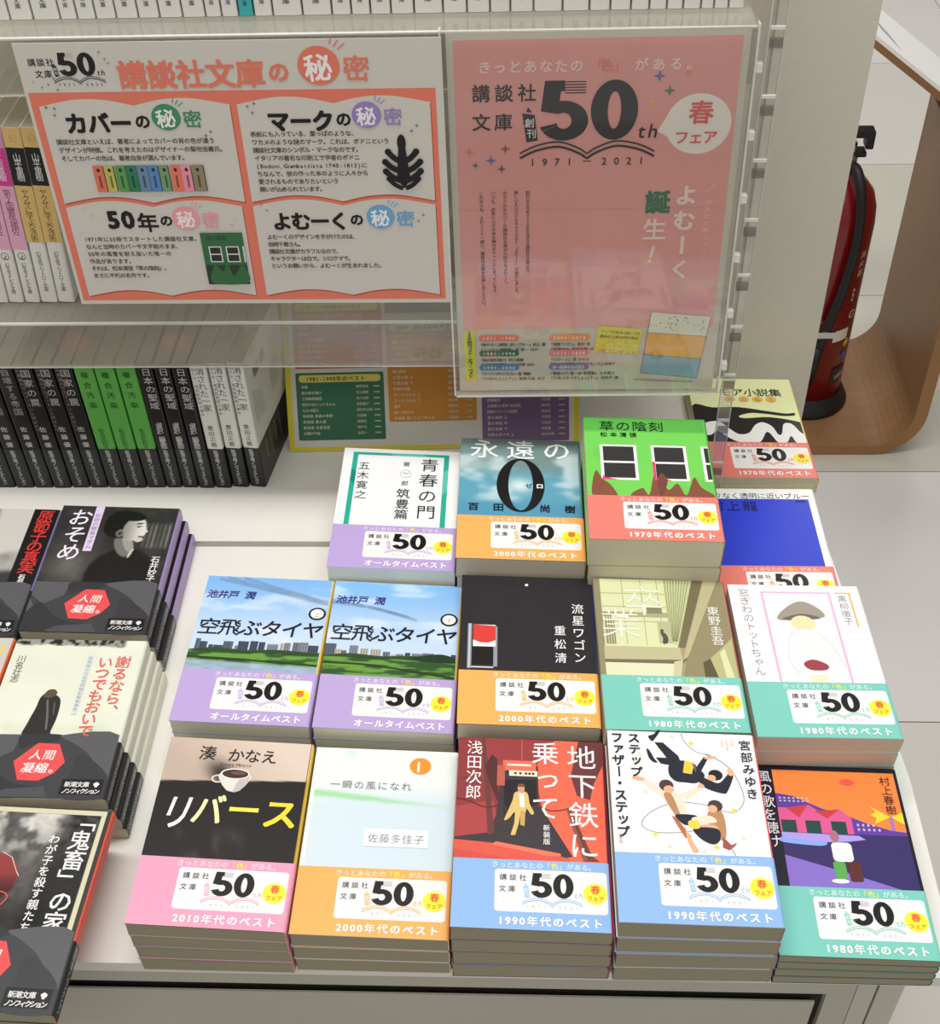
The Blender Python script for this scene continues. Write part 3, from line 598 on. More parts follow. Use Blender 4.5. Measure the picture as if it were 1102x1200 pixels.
# dark non-fiction bands of the left-hand stacks
def dark_band(bk):
    A = Print('band_artwork', bk.band, bk.fm(.00028)); g1 = (92, 92, 96); g2 = (54, 54, 58)
    A.rect(.3, .3, 104, 55, (66, 66, 70)); A.poly([(.3, 55), (30, 55), (27, 40), (12, 30), (.3, 40)], g1); A.blob([(30, 55), (62, 55), (52, 48), (40, 46), (32, 42)], g2)
    A.blob([(.3, 20), (10, 32), (22, 20), (36, 12), (60, 8), (50, .6), (.3, .6)], g2); A.poly([(.3, 36), (5, 28), (.3, 20)], g1)
    A.blob([(60, 55), (104, 56), (104, 10), (96, 22), (84, 38), (70, 48)], g1); A.blob([(70, .6), (104, .6), (104, 16), (92, 30), (76, 38), (74, 20)], (60, 60, 64)); A.poly([(30, 7), (58, 10), (62, .6), (20, .6)], (80, 80, 84))
    A.poly([(30, 31), (44, 47.5), (60, 47), (68, 31), (62, 21), (52, 14.5), (37, 15)], (236, 84, 84))
    P = Print('band_lettering', bk.band, bk.fm(.00028)); P.L = A.L + .05
    P.text('人間', 40, 33.5, 9.4, WH, .006, skew=.12, fit=20); P.text('凝縮', 37, 22, 9.6, WH, .016, skew=.12, fit=20); P.text('。', 57.5, 22, 9.6, WH, .01)
    P.rect(70, 3.5, 100.5, 16.5, (30, 30, 32)); P.text('新潮文庫', 72.5, 10.2, 4.8, WH, .016, fit=18); P.text('ノンフィクション', 72, 4.6, 4.6, WH, .016, fit=27)
    for dx, dy in ((0, 0), (2, 0), (1, -1.5), (1, .6)): P.ell(94.6 + dx, 12.4 + dy, 1.2, 1.2, WH, 0, 8)
    S = Print('band_spine_lettering', bk.band, bk.fm_spine(.00028)); S.text('新潮文庫ノンフィクション', 0, 48, 4.6, (196, 196, 198), .014, vert=True, fit=44)
def bw(a): return np.stack([a, a * .985, a * .955], -1)
def art_portrait(bk):
    def f(X, Y):
        g = 38 + 30 * vnoise(X, Y, 10, 2) + 46 * np.exp(-((X - 22) / 22) ** 2 - ((Y - 75) / 20) ** 2)
        for k, x in enumerate(range(80, 104, 4)): g = g + 70 * np.exp(-((X - x) / 1.2) ** 2) * sstep(96, 100, Y) * sstep(132, 124, Y) * (.5 + .5 * ((k * 7) % 3) / 2)
        def el(cx, cy, rx, ry, rot=0):
            c, s = math.cos(rot), math.sin(rot); u = ((X - cx) * c + (Y - cy) * s) / rx; v = (-(X - cx) * s + (Y - cy) * c) / ry; return sstep(1.08, .94, np.sqrt(u * u + v * v))
        mixg = lambda g, val, m: g * (1 - m) + val * m
        body = el(68, 62, 30, 34); g = mixg(g, 26 + 6 * vnoise(X, Y, 6, 5), body)
        g = mixg(g, 118, el(64, 101, 8, 15, .35)); g = mixg(g, 160, el(67, 103, 4, 12, .4))       # neck
        g = mixg(g, 24, el(58, 127, 16, 16, .2)); hair = el(56, 122, 14, 13); g = mixg(g, 22, hair)
        lightf = 150 + 75 * sstep(60, 78, X); face = np.clip(el(69, 121, 9.6, 15, -.12) + el(74, 118, 6, 9), 0, 1); g = mixg(g, lightf, face)
        g = mixg(g, 225, el(78.6, 119, 2.8, 1.8, -.6)); g = mixg(g, 205, el(75, 108, 4, 3)); g = mixg(g, 60, el(73, 124, 2.8, .8, .1)); g = mixg(g, 50, el(72.6, 127.5, 3.6, .8, .15)); g = mixg(g, 80, el(76.4, 111.6, 2.6, 1, -.1)); g = mixg(g, 24, el(62, 137, 15, 6, -.15))
        g = mixg(g, 120, el(57.5, 115, 3.4, 4.6)); g = mixg(g, 60, el(57.5, 115, 1.6, 2.6)); g = mixg(g, 200, el(71.5, 91, 1.2, 6, -.25))
        return bw(g)
    picture('cover_picture', bk.cover, bk.fm(0, True), 0, 50, 104.6, 148, f, 110)
    T = Print('cover_lettering', bk.cover, bk.fm()); T.L = .3
    T.rect(30, 92, 37.5, 147.6, (226, 208, 240)); T.text('伝説の銀座マダム', 33.7, 139, 5.2, (90, 60, 110), .0, vert=True, fit=44)
    T.text('おそめ', 19, 144, 22, (244, 234, 248), .006, vert=True, fit=64, sx=.95, skew=.1); T.text('石井妙子', 95, 88, 8, WH, .012, vert=True, fit=30)
def art_ear(bk):
    def f(X, Y):
        g = 205 + 0 * X; hair = sstep(62, 52, X + (Y - 118) * .15 + 8 * vnoise(X * 3, Y, 12, 4)); h2 = 40 + 90 * vnoise(X * 4 + Y * 2, Y, 8, 6)
        g = g * (1 - hair) + h2 * hair; r = np.sqrt(((X - 40) / 9) ** 2 + ((Y - 92) / 15) ** 2); e = sstep(1.1, .95, r); g = g * (1 - e) + (120 + 80 * np.abs(np.sin(r * 6))) * e
        n = sstep(84, 74, Y - X * .2); g = g * (1 - n) + (190 - 60 * vnoise(X, Y, 9, 3)) * n; d = sstep(68, 60, Y - X * .1) ; g = g * (1 - d) + 60 * d
        return bw(g)
    picture('cover_picture', bk.cover, bk.fm(0, True), 0, 50, 83, 148, f, 80)
    T = Print('cover_lettering', bk.cover, bk.fm()); T.L = .3
    T.rect(81, 50, 104.4, 148, (26, 24, 26)); T.text('原節子の真実', 93, 146, 15, (226, 58, 52), .01, vert=True, fit=76); T.text('石井妙子', 92, 68, 6, WH, .03, vert=True, fit=22)
def art_walker(bk):
    def f(X, Y):
        c = mixc((238, 240, 222), (226, 230, 214), vnoise(X, Y, 30, 3)); c = mixc(c, (206, 216, 186), sstep(72, 52, Y) * sstep(.3, .8, vnoise(X, Y, 16, 5)))
        top = sstep(142, 144, Y + 5 * (vnoise(X, Y, 9, 8) - .5) + X * .02) * sstep(90, 84, X); return mixc(c, bw(40 + 120 * sstep(.45, .6, vnoise(X * 2, Y * 2, 7, 9))), top)
    picture('cover_picture', bk.cover, bk.fm(0, True), 0, 50, 104.4, 148, f, 90)
    A = Print('cover_artwork', bk.cover, bk.fm())
    A.blob([(30, 52), (30.5, 66), (33, 80), (34, 90), (38, 95), (43, 94), (50, 88), (51.5, 72), (50, 58), (51, 52)], (48, 46, 44)); A.blob([(36, 91), (38, 97), (43, 98), (46, 94), (42, 90)], (96, 82, 60)); A.line([(40, 88), (44, 72), (46, 60)], 1.6, (110, 108, 104)); A.line([(46, 86), (48, 74)], 1.2, (90, 90, 88))
    T = Print('cover_lettering', bk.cover, bk.fm()); T.L = .5; R = (230, 104, 92)
    T.text('謝るなら、', 90, 132, 12.6, R, .01, vert=True, fit=60); T.text('いつでもおいで', 76, 131, 12.6, R, .01, vert=True, fit=77)
    T.text('川名壮志', 9, 131, 7.4, (110, 106, 96), -.002, vert=True, fit=27); T.rect(61.4, 74, 65.2, 132, (214, 222, 220)); T.text('佐世保小六女児同級生殺害事件', 63.3, 131, 3.2, (110, 140, 150), 0, vert=True, fit=54)
def art_red_figure(bk):
    def f(X, Y):
        n = vnoise(X, Y, 9, 7); g = 70 + 120 * sstep(.35, .7, n) * sstep(95, 135, Y) + 40 * vnoise(X, Y, 4, 9); g = g * (1 - .6 * sstep(66, 78, X + (148 - Y) * .1)); g = g * (1 - .5 * sstep(90, 60, Y))
        c = bw(g); r = sstep(1.1, .95, np.sqrt(((X - 32) / 20) ** 2 + ((Y - 92) / 19) ** 2)); return mixc(c, mixc((150, 60, 60), (70, 26, 28), sstep(100, 80, Y)), r)
    picture('cover_picture', bk.cover, bk.fm(0, True), 0, 50, 96, 144, f, 80)
    T = Print('cover_lettering', bk.cover, bk.fm()); T.L = .3
    T.line([(36, 112), (44, 108), (50, 98), (53, 94)], .5, (226, 220, 214)); T.curve([(34, 76), (44, 82), (50, 78), (44, 70), (34, 72)], .9, (226, 90, 80)); T.rect(97, 50, 100.4, 147.6, (218, 212, 182)); T.rect(0, 143.8, 100, 147.6, (218, 212, 182))
    T.text('「鬼畜」の家', 87, 147, 16.5, WH, .012, vert=True, fit=93); T.text('わが子を殺す親たち', 69, 128, 8, WH, .012, vert=True, fit=75)
def art_grey_orange(bk):
    T = Print('cover_lettering', bk.cover, bk.fm()); T.L = .1; T.rect(0, 50, 104.3, 148, (206, 204, 200)); T.text('日', 90, 131, 11, (232, 214, 40), .02)
def art_dark_plain(bk): pass

# ------------------------------------------------------------------ the setting
FZ = -.6
def floor():
    fl = mesh_obj('floor', [(-3, -2, FZ - .004), (4.5, -2, FZ - .004), (4.5, 6, FZ - .004), (-3, 6, FZ - .004)], [(0, 1, 2, 3)], mat('tile_joint', (160, 157, 150), .8))
    tag(fl, kind='structure')
    tones = [mat('floor_tile_a', (204, 200, 194), .32, .4, .05, 3), mat('floor_tile_b', (210, 207, 204), .32, .4, .05, 3), mat('floor_tile_c', (192, 189, 176), .34, .4, .05, 3)]
    ms = []
    for t in tones:
        v, f = boxv(0, 1.798, 0, .5065, 0, .004); me = bpy.data.meshes.new('floor_tile'); me.from_pydata(v, [], f); me.materials.append(t); ms.append(me)
    rn = random.Random(3)
    for j in range(-1, 9):
        for i in range(-2, 3):
            k = {0: 0, 1: 1, 2: 2, 3: 2, 4: 0, 5: 1}.get(j, rn.randrange(3))
            o = bpy.data.objects.new('floor_tile', ms[k]); COL.objects.link(o); o.parent = fl; o.location = (-.7 + i * 1.8, 1.066 - .5085 + (j - 0) * .5085, FZ - .004)
    wb = box('wall_back', -3, 4.5, 6, 6.1, FZ, 2.2, mat('wall_paint', (214, 210, 200), .8)); tag(wb, kind='structure')
floor()
# ------------------------------------------------------------------ display table
TY0, TY1, TX0, TX1 = .4045, 1.0475, -.95, .288
def table():
    t = empty('display_table', (-.3, .7, FZ), 'white topped display table with grey beige drawer front', 'table')
    def b(n, x0, x1, y0, y1, z0, z1, m, par=t, bv=0):
        return box(n, x0 + .3, x1 + .3, y0 - .7, y1 - .7, z0 - FZ, z1 - FZ, m, par, bv)
    def deck(n, pts, z0, z1):
        V = [(x + .3, y - .7, z - FZ) for z in (z0, z1) for x, y in pts]; k = len(pts)
        mesh_obj(n, V, [tuple(range(k))[::-1], tuple(range(k, 2 * k))] + [(i, (i + 1) % k, k + (i + 1) % k, k + i) for i in range(k)], WHITE, t)
    deck('front_deck', [(TX0, TY0), (.2885, TY0), (.2885, .56), (.268, .8065), (TX0, .8065)], -.012, 0)
    deck('rear_deck', [(TX0, .8135), (.2675, .8135), (.258, TY1), (TX0, TY1)], -.012, 0)
    b('deck_groove', TX0, .2665, .8065, .8135, -.012, -.0035, mat('groove_grey', (150, 148, 142), .6))
    b('body', TX0, .24, TY0 + .05, TY1 - .01, FZ + .06, -.0122, GREYP)
    b('plinth', TX0, .22, TY0 + .06, TY1 - .03, FZ, FZ + .06, mat('plinth_dark', (90, 88, 82), .6))
    b('slab_front', TX0, .2232, TY0 + .0005, TY0 + .049, -.0275, -.0123, GREYP)
    for x0, x1 in ((-.62, .1985), (-.95, -.626)):
        dr = b('drawer_front', x0, x1, TY0 + .0008, TY0 + .0022, -.30, -.0405, GREYP)
    b('side_stile', .2045, .2232, TY0 + .0005, TY0 + .049, -.58, -.0277, GREYP)
    b('side_panel', .2238, .2365, TY0 + .0005, TY0 + .049, -.58, -.0123, mat('stile_paint', (206, 202, 190), .5, .4, .04, 9))
    # rounded end post of the body
    V, Fc = [], []; n = 8
    for z in (FZ + .02, -.0123):
        for k in range(n + 1):
            a = math.radians(-90 + 90 * k / n); V.append((.238 + .3 + .03 * math.cos(a), TY0 + .03 - .7 + .03 * math.sin(a), z - FZ))
        V += [(.268 + .3, .12, z - FZ), (.238 + .3, .12, z - FZ)]
    m_ = n + 3
    Fc = [(i, (i + 1) % m_, m_ + (i + 1) % m_, m_ + i) for i in range(m_)] + [tuple(range(m_))[::-1], tuple(range(m_, 2 * m_))]
    mesh_obj('corner_post', V, Fc, mat('stile_paint', (206, 202, 190)), t)
    b('slot_shade_board', TX0, .2044, TY0 + .006, TY0 + .0495, -.32, -.0276, mat('slot_shade', (44, 40, 34), .8))  # dark board behind the slot; the recess's shade is put into its colour
    return t
table()
# ------------------------------------------------------------------ shelf unit behind the table
SY = .873
def unit():
    u = empty('shelf_unit', (0, 1.05, FZ), 'warm grey shelf unit with tall end post behind the table', 'shelf unit')
    box('end_post', .2055, .2895, 0, .06, 0, 1.5, POSTM, u, .001)
    box('back_panel', -.95, .205, .006, .02, .6, 2.1 - .6, mat('back_panel_grey', (206, 200, 184), .5, .3, .05, 120), u)
unit()
def shelf(z, lip, label):
    s = empty('acrylic_shelf', (0, SY, z), label, 'shelf', 'clear acrylic shelves behind the posters')
    box('shelf_plate', -.95, .1585, .003, .17, -.004, 0, ACR_SHELF, s)
    box('front_lip', -.95, .1585, 0, .003, -lip, 0, ACR_LIP, s)
    box('lip_top_edge', -.95, .1585, -.0003, .003, 0, .0012, ACR_EDGE, s)
    box('lip_bottom_edge', -.95, .1585, -.0003, .003, -lip - .0012, -lip, ACR_EDGE, s)
shelf(.447, .041, 'upper clear acrylic shelf holding the row of white-spined paperbacks')
shelf(.2, .044, 'lower clear acrylic shelf just above the row of black-spined paperbacks')
def side_plate():
    s = empty('acrylic_upright', (.1705, .8665, 0), 'notched clear acrylic upright between right poster and grey post', 'upright')
    box('upright_plate', -.005, .005, -.001, .001, .0005, .66, acrylic('upright_acrylic', .16), s)
    box('side_edge', -.0056, -.0051, -.0015, .0015, .0005, .66, ACR_EDGE, s); box('side_edge', .0051, .0056, -.0015, .0015, .0005, .66, ACR_EDGE, s)
    for k in range(12):
        z = .05 + k * .05
        box('notch', -.0049, .0049, -.003, -.0011, z, z + .0022, ACR_EDGE, s)
        box('notch_block', -.0045, .0045, -.0035, -.0011, z - .013, z - .006, acrylic('notch_grey', .5, (130, 128, 122)) if k == 0 else MATS['notch_grey'], s)
side_plate()
# ------------------------------------------------------------------ posters
def frame_at(x, y, z, yaw, lean):
    u = Vector((math.cos(yaw), math.sin(yaw), 0)); n = Vector((-math.sin(yaw), math.cos(yaw), 0)); v = n * math.sin(lean) + Vector((0, 0, math.cos(lean))); w = u.cross(v)   # w points to the viewer
    return Matrix(((u.x, v.x, w.x, x), (u.y, v.y, w.y, y), (u.z, v.z, w.z, z), (0, 0, 0, 1)))
PF = lambda x, y, L: (x / 1000, y / 1000, .0003 + L * .001)
def sheet(name, label, M, w, h, col, mt=None):
    r = empty(name, (0, 0, 0), label, 'poster'); r.matrix_world = M
    s = box('paper_sheet', 0, w, 0, h, -.0002, .0003, mt or mat('poster_paper', col, .7, .25, .03, 60), r); return r, s
def himitsu(P, x, y, s, col, txt=None):
    P.ell(x, y, s * .5, s * .47, col, 0, 24); P.text('秘', x - s * .34, y - s * .33, s * .68, WH, .026, ang=.08)
    for k in range(3): P.line([(x + s * (.3 + k * .09), y + s * (.5 - k * .06)), (x + s * (.36 + k * .15), y + s * (.68 - k * .08))], s * .03, col)
    P.text('密', x + s * .56, y - s * .33, s * .66, col, .02)
def poster_secrets():
    r, s = sheet('landscape_poster', 'wide white and coral poster with four open-book panels', frame_at(-.365, .8515, .2365, -.0027, .0414), .3035, .214, (214, 210, 200))
    A = Print('poster_artwork', s, PF, INKM); T = Print('poster_lettering', s, PF, INKM); C = (232, 128, 104); Wp = (214, 210, 200)
    A.rect(2.5, 3.5, 298, 178, C)
    def openbook(x0, x1, y0, y1):
        cx = (x0 + x1) / 2
        top = smooth_pts([(x0, y1 - 3.5), ((x0 + cx) / 2 - 8, y1 + 1.5), ((x0 + cx) / 2 + 14, y1 + 1), (cx, y1 - 3.5)], 5) + smooth_pts([(cx, y1 - 3.5), ((x1 + cx) / 2 - 14, y1 + 1), ((x1 + cx) / 2 + 8, y1 + 1.5), (x1, y1 - 3.5)], 5)
        bot = [(x, y - (y1 - y0)) for x, y in top]
        A.poly([(x + .8, y - 1.2) for x, y in bot] + [(x + .8, y - 1) for x, y in reversed(top)], (184, 92, 74)); A.poly(bot + top[::-1], Wp)
    openbook(8, 148, 93.5, 171); openbook(153.5, 293.5, 93.5, 171); openbook(8, 145, 11, 90); openbook(153.5, 293.5, 11, 90)
    T.L = A.L + .02
    T.text('講談社', 7.5, 198, 6, (46, 42, 46), .016, fit=20); T.text('文庫', 11, 189.5, 6, (46, 42, 46), .016, fit=13)
    logo50(T, 29.5, 190, 17, (36, 34, 38), (46, 44, 48), True, num=(50, 48, 50))
    for x, y, c in ((8.5, 186, (240, 160, 140)), (14, 182, (110, 150, 110)), (19, 184, (120, 130, 190)), (24, 188.5, (140, 120, 110)), (25, 180, (140, 120, 120)), (61, 207, (130, 130, 150)), (64, 202, (110, 160, 120)), (66, 199, (150, 140, 190)), (60, 199, (240, 220, 120))): T.star(x, y, 1.4, c)
    T.text('講談社文庫', 71, 182, 21.5, C, .036, fit=106); T.text('の', 179, 185, 16, C, .03); himitsu(T, 216, 195.2, 30, C)
    DK = (34, 30, 32)
    T.text('カバー', 24, 148, 17, DK, .035, fit=50); T.text('の', 76, 151, 12, DK, .03); himitsu(T, 100, 158.5, 21.5, (74, 142, 104))
    T.text('50', 37, 69, 20, DK, .035, fit=23); T.text('年', 61, 67, 17, DK, .035); T.text('の', 79, 71, 10.5, DK, .03); himitsu(T, 100, 76.8, 21.5, (242, 162, 166))
    T.text('マーク', 174, 148, 17, DK, .035, fit=49); T.text('の', 224, 151, 12, DK, .03); himitsu(T, 247, 158.5, 21.5, (158, 136, 196))
    T.text('よむーく', 167, 67.5, 16, DK, .03, fit=59); T.text('の', 227, 70.5, 11, DK, .03); himitsu(T, 251, 76.8, 21.5, (112, 172, 214))
    for x, y, c in ((13, 167, (90, 110, 90)), (19, 166, (74, 142, 104)), (18, 161, (74, 142, 104)), (131, 147, (74, 142, 104)), (127, 144, (90, 110, 90)), (161, 166, (130, 120, 130)), (166, 168, (130, 120, 130)), (164, 161, (120, 110, 140)), (283, 150, (130, 120, 130)), (279, 146, (120, 110, 140)), (23, 86, (242, 180, 180)), (27, 80, (242, 180, 180)), (135, 71, (242, 160, 170)), (138, 76, (242, 180, 180)), (160, 88, (130, 170, 200)), (164, 83, (112, 172, 214)), (280, 73, (112, 172, 214)), (284, 78, (130, 140, 160))): T.star(x, y, 1.7, c)
    def lines(L, x, y, lh, h, dx=0):
        for i, (t, f) in enumerate(L): T.text(t, x + i * dx, y - i * lh, h, (58, 54, 56), .012, fit=f)
    lines([('講談社文庫といえば、著者によってカバーの背の色が違う', 119), ('デザインが特徴。これを考えたのはデザイナーの菊地信義氏。', 126), ('そしてカバーの色は、著者自身が選んでいます。', 96)], 14, 138.5, 6.6, 4.7, .3)
    lines([('1971年に55冊でスタートした講談社文庫。', 92), ('なんと当時のカバーや文字組のまま、', 76), ('50年の風雪を耐え抜いた唯一の', 67), ('作品があります。', 36), ('それは、松本清張『草の陰刻』。', 63), ('まさに不朽の名作です。', 48)], 16, 57.5, 6.5, 4.6, 0)
    lines([('表紙にも入っている、葉っぱのような、', 79), ('ワカメのような謎のマーク。これは、ボドニという', 102), ('講談社文庫のシンボル・マークなのです。', 81), ('イタリアの著名な印刷工で学者のボドニ', 79), ('(Bodoni, Giambattista 1740-1813)に', 84), ('ちなんで、彼の作った本のように人々から', 84), ('愛されるものでありたいという', 61), ('願いが込められています。', 50)], 160, 143, 6.3, 4.6, .15)
    lines([('よむーくのデザインを手がけたのは、', 71), ('坂崎千春さん。', 28), ('講談社文庫がカラフルなので、', 57), ('キャラクターは白で。シロクマで。', 66), ('というお願いから、よむーくが生まれました。', 90)], 161, 58.5, 6.4, 4.6, 0)
    # row of coloured spines
    for k, (c, w_) in enumerate(zip([(224, 120, 96), (196, 190, 90), (96, 160, 84), (52, 128, 92), (112, 140, 172), (88, 140, 196), (120, 160, 120), (236, 124, 100), (240, 150, 170), (150, 140, 108)], (8.2, 7.6, 8.4, 8.6, 8.6, 8.2, 7.4, 9.2, 7.8, 9))):
        x = 36.5 + k * 8.4; T.rect(x, 99.7, x + w_ - .4, 121.3, c, .6); T.ell(x + 4, 117.5, 1.3, 1.6, (60, 50, 50)); T.rect(x + 3.1, 103, x + 4.7, 113, tuple(int(v * .6) for v in c))
        T.rect(x + w_ - .6, 99.9, x + w_ + .1, 121, (70, 66, 60))
    # leaf mark
    K = (34, 32, 36); cx = 271
    T.poly([(cx - 2.6, 133), (cx + 2.6, 133), (cx + 5, 108), (cx, 101), (cx - 5, 108)], K); T.ell(cx, 137, 3.2, 6.5, K)
    for y, l, ry in ((127, 12, 2.6), (119, 15, 2.7), (111.5, 15, 2.6), (105.5, 13, 2.1)):
        for sg in (-1, 1):
            T.curve([(cx + sg * 1, y - 5), (cx + sg * l * .5, y - 2), (cx + sg * l * .85, y + 2.6)], 4.4 if y > 106 else 3.4, K, 4); T.ell(cx + sg * l * .86, y + 3, 2.5 if y > 106 else 1.9, 2.5 if y > 106 else 1.9, K)
    # small picture of the green cover
    T.rect(108.5, 18.5, 141.8, 64.5, (60, 112, 70)); T.rect(108.5, 18.5, 141.8, 36, (52, 66, 48)); T.blob([(112, 20), (116, 36), (122, 30), (126, 38), (130, 26), (138, 36), (141, 20)], (60, 112, 70)); T.text('草の陰刻', 113, 58.6, 4, (30, 44, 30), 0)
    for x0, x1 in ((113.5, 123.5), (127, 137.4), (140.4, 141.8)): T.rect(x0, 38.6, x1, 52.6, (226, 230, 222)); T.rect(x0 + .9, 39.5, max(x0 + 1.1, x1 - .9), 45.2, (50, 54, 50)); T.rect(x0 + .9, 46.2, max(x0 + 1.1, x1 - .9), 51.7, (50, 54, 50))
    return r
poster_secrets()
def poster_pink():
    r, s = sheet('portrait_poster', 'tall pink anniversary poster in a clear holder at right', frame_at(-.0587, .8464, .1494, .0112, .0681), .2126, .3013, (226, 224, 216))
    C = (236, 160, 158)
    PF = lambda x, y, L: (x * .000975, y * .000975, .0003 + L * .001)
    picture('poster_picture', s, PF, 5, 62, 213, 303.5, lambda X, Y: mixc(mixc((232, 160, 156), (240, 174, 172), vnoise(X, Y, 60, 4)), (244, 184, 186), sstep(128, 122, Y) * (.35 + .6 * vnoise(X, Y, 40, 11)) - .0), 50, INKM)
    A = Print('poster_artwork', s, PF, INKM); T = Print('poster_lettering', s, PF, INKM); A.L = .1; T.L = .3; DK = (46, 42, 48); lw = (250, 220, 216)
    T.text('きっとあなたの', 22, 280, 10, lw, .02, fit=78); T.text('「', 104, 280, 10, (238, 128, 118), 0); T.text('色', 111.5, 280, 10, (238, 128, 118), 0); T.text('」', 121, 280, 10, (238, 128, 118), 0); T.text('がある。', 135, 280, 10, lw, .02, fit=50)
    T.text('講談社', 16, 259, 14, DK, .02, fit=51); T.text('文庫', 16, 237, 14, DK, .02, fit=33)
    logo50(T, 68, 227, 46, (42, 40, 46), (42, 40, 46), True, num=(42, 40, 46))
    for x, y, c, r_ in ((14.6, 219, (240, 130, 120), 4), (42, 221, (150, 100, 90), 4), (19, 208, (70, 130, 100), 3), (31, 212, (90, 120, 190), 4.4), (39, 205, (96, 90, 110), 3.6), (155, 275, (110, 110, 190), 4.4), (163, 264, (60, 140, 84), 4.4), (151, 256, (238, 200, 110), 3.4), (176, 277, (240, 150, 120), 3.2)): T.star(x, y, r_, c)
    A.ell(186, 238, 24.5, 23.5, (246, 240, 234), 0, 32); A.poly([(163, 246), (156, 233), (168, 226)], (246, 240, 234))
    T.text('春', 178, 240, 19, (232, 96, 96), .02); T.text('フェア', 169, 223.5, 11.5, (232, 96, 96), .015, fit=32)
    for x, t, f in ((59, '創刊から今年で50年を迎える講談社文庫から、', 74), (50, '新しいオリジナルキャラクター「よむーく」が誕生しました。', 93), (41, 'カラフルなカバーの講談社文庫が大好きなよむーく。', 84), (32, 'いつも、お気に入りの本を胸のポケットにしまっています。', 93), (22.8, 'これからも、よむーくと一緒に、講談社文庫をお楽しみください。', 104)):
        T.text(t, x, 187, 3.5, (66, 56, 62), .01, vert=True, fit=f)
    T.text('誕', 150, 168, 20, (54, 122, 96), .04); T.text('生', 149, 145, 19.5, (250, 226, 220), .03); T.text('！', 153, 123, 19, (250, 226, 220), .03, skew=.2)
    T.text('よむーく', 181.5, 192, 18, (250, 226, 220), .03, vert=True, fit=86); T.text('講談社文庫マスコット', 199, 178, 5, (250, 214, 208), .0, vert=True, fit=60); T.line([(197, 184), (204, 190)], .5, (250, 214, 208))
    # lower strip
    T.rect(5, 11, 14.5, 61, (224, 226, 76)); T.text('50年間ベスト・オブ・ベスト', 9.8, 60, 4.6, (40, 38, 30), .03, vert=True, fit=47)
    def blk(x, y, c, cap, a, b):
        T.rect(x, y, x + 34, y + 6, c, 2.9); T.text(cap, x + 3, y + 1.1, 4, (250, 246, 240), .02, fit=28); T.text(a, x, y - 5.2, 3.6, (40, 36, 38), .018, fit=len(a) * 3.15); T.text(b, x, y - 10, 3.6, (40, 36, 38), .014, fit=len(b) * 3.15)
    blk(17.5, 50.6, (240, 130, 120), '1971-1980', '『限りなく透明に近いブルー』村上 龍', '『エヌ氏の遊園地』星 新一 ほか')
    blk(17.5, 35.4, (54, 122, 84), '1981-1990', '『風の歌を聴け』村上春樹', '『三姉妹探偵団』赤川次郎 ほか')
    blk(17.5, 21.2, (84, 144, 192), '1991-2000', '『すべてがFになる』森 博嗣', '『少年H(上)(下)』妹尾河童 ほか')
    blk(77, 50.6, (246, 156, 90), '2001-2010', '『流星ワゴン』重松 清', '『永遠の0』百田尚樹 ほか'); blk(77, 35.4, (240, 140, 150), '2011-2020', '『リバース』湊 かなえ', '『すべて真夜中の恋人たち』川上未映子'); blk(77, 21.2, (140, 124, 180), 'オールタイムベスト', '『青春の門 第一部 筑豊篇』五木寛之', '『空飛ぶタイヤ(上)(下)』池井戸 潤')
    T.poly([(118, 64.5), (155, 61), (152, 36), (115, 39)], (232, 226, 86)); T.text('フェア対象本1冊につき', 120, 57.8, 3.4, (60, 56, 30), .02, ang=-.09, fit=33); T.text('講談社文庫50周年限定', 119, 53.4, 3.4, (60, 56, 30), .03, ang=-.09, fit=33)
    T.text('よむーく', 125, 48.4, 4.8, (236, 160, 50), .01, ang=-.09, fit=19); T.text('ブックカバー', 120, 43.4, 4.8, (236, 160, 50), .01, ang=-.09, fit=29); T.text('1枚プレゼント', 117.5, 38.6, 4.8, (236, 120, 50), .02, ang=-.09, fit=33)
    T.poly([(161, 77), (210.5, 72), (208.6, 53), (159.5, 57.5)], (238, 236, 226)); T.poly([(159.5, 57.5), (208.6, 53), (206, 31), (157.5, 36)], (244, 190, 106)); T.poly([(157.5, 36), (206, 31), (203.6, 11.5), (155.5, 17.5)], (140, 184, 208))
    rn = random.Random(5)
    for k in range(34): x, y = rn.uniform(164, 206), rn.uniform(58.5, 72.5); T.line([(x, y), (x + rn.uniform(-2, 2), y + rn.uniform(-1.5, 1.5))], .6, rn.choice([(110, 110, 110), (160, 156, 150), (200, 190, 110)]))
    for a, b in (((161, 77), (155.5, 17.5)), ((210.5, 72), (203.6, 11.5)), ((159.5, 57.5), (208.6, 53)), ((157.5, 36), (206, 31)), ((155.5, 17.5), (203.6, 11.5))): T.line([a, b], .3, (90, 86, 80))
    T.line([(150, 10.5), (200, 7.5)], .9, (150, 146, 142)); A.L = .2
    A.line([(5, 171), (213, 170)], .35, (222, 146, 142)); A.line([(5, 124), (213, 122)], .35, (248, 200, 198))
    # clear holder
    h = empty('sign_holder', (0, 0, 0), 'clear acrylic holder around the tall pink poster', 'sign holder'); h.matrix_world = frame_at(-.0587, .8464, .1494, .0112, .0681)
    thin = acrylic('thin_acrylic', .012)
    box('front_plate', -.003, .2163, -.003, .304, .0022, .0034, thin, h)
    for n_, a in (('side_wall', (-.0046, -.0032)), ('side_wall', (.2165, .2179))): box(n_, a[0], a[1], -.003, .304, -.004, .0036, ACR_EDGE, h)
    box('bottom_wall', -.003, .2163, -.0046, -.0032, -.004, .0036, ACR_EDGE, h); box('top_wall', -.003, .2163, .3042, .307, -.004, .0036, ACR, h)
    for k in range(6): box('clip', .2181, .2226, .02 + k * .05, .026 + k * .05, -.003, .003, ACR_EDGE, h)
poster_pink()
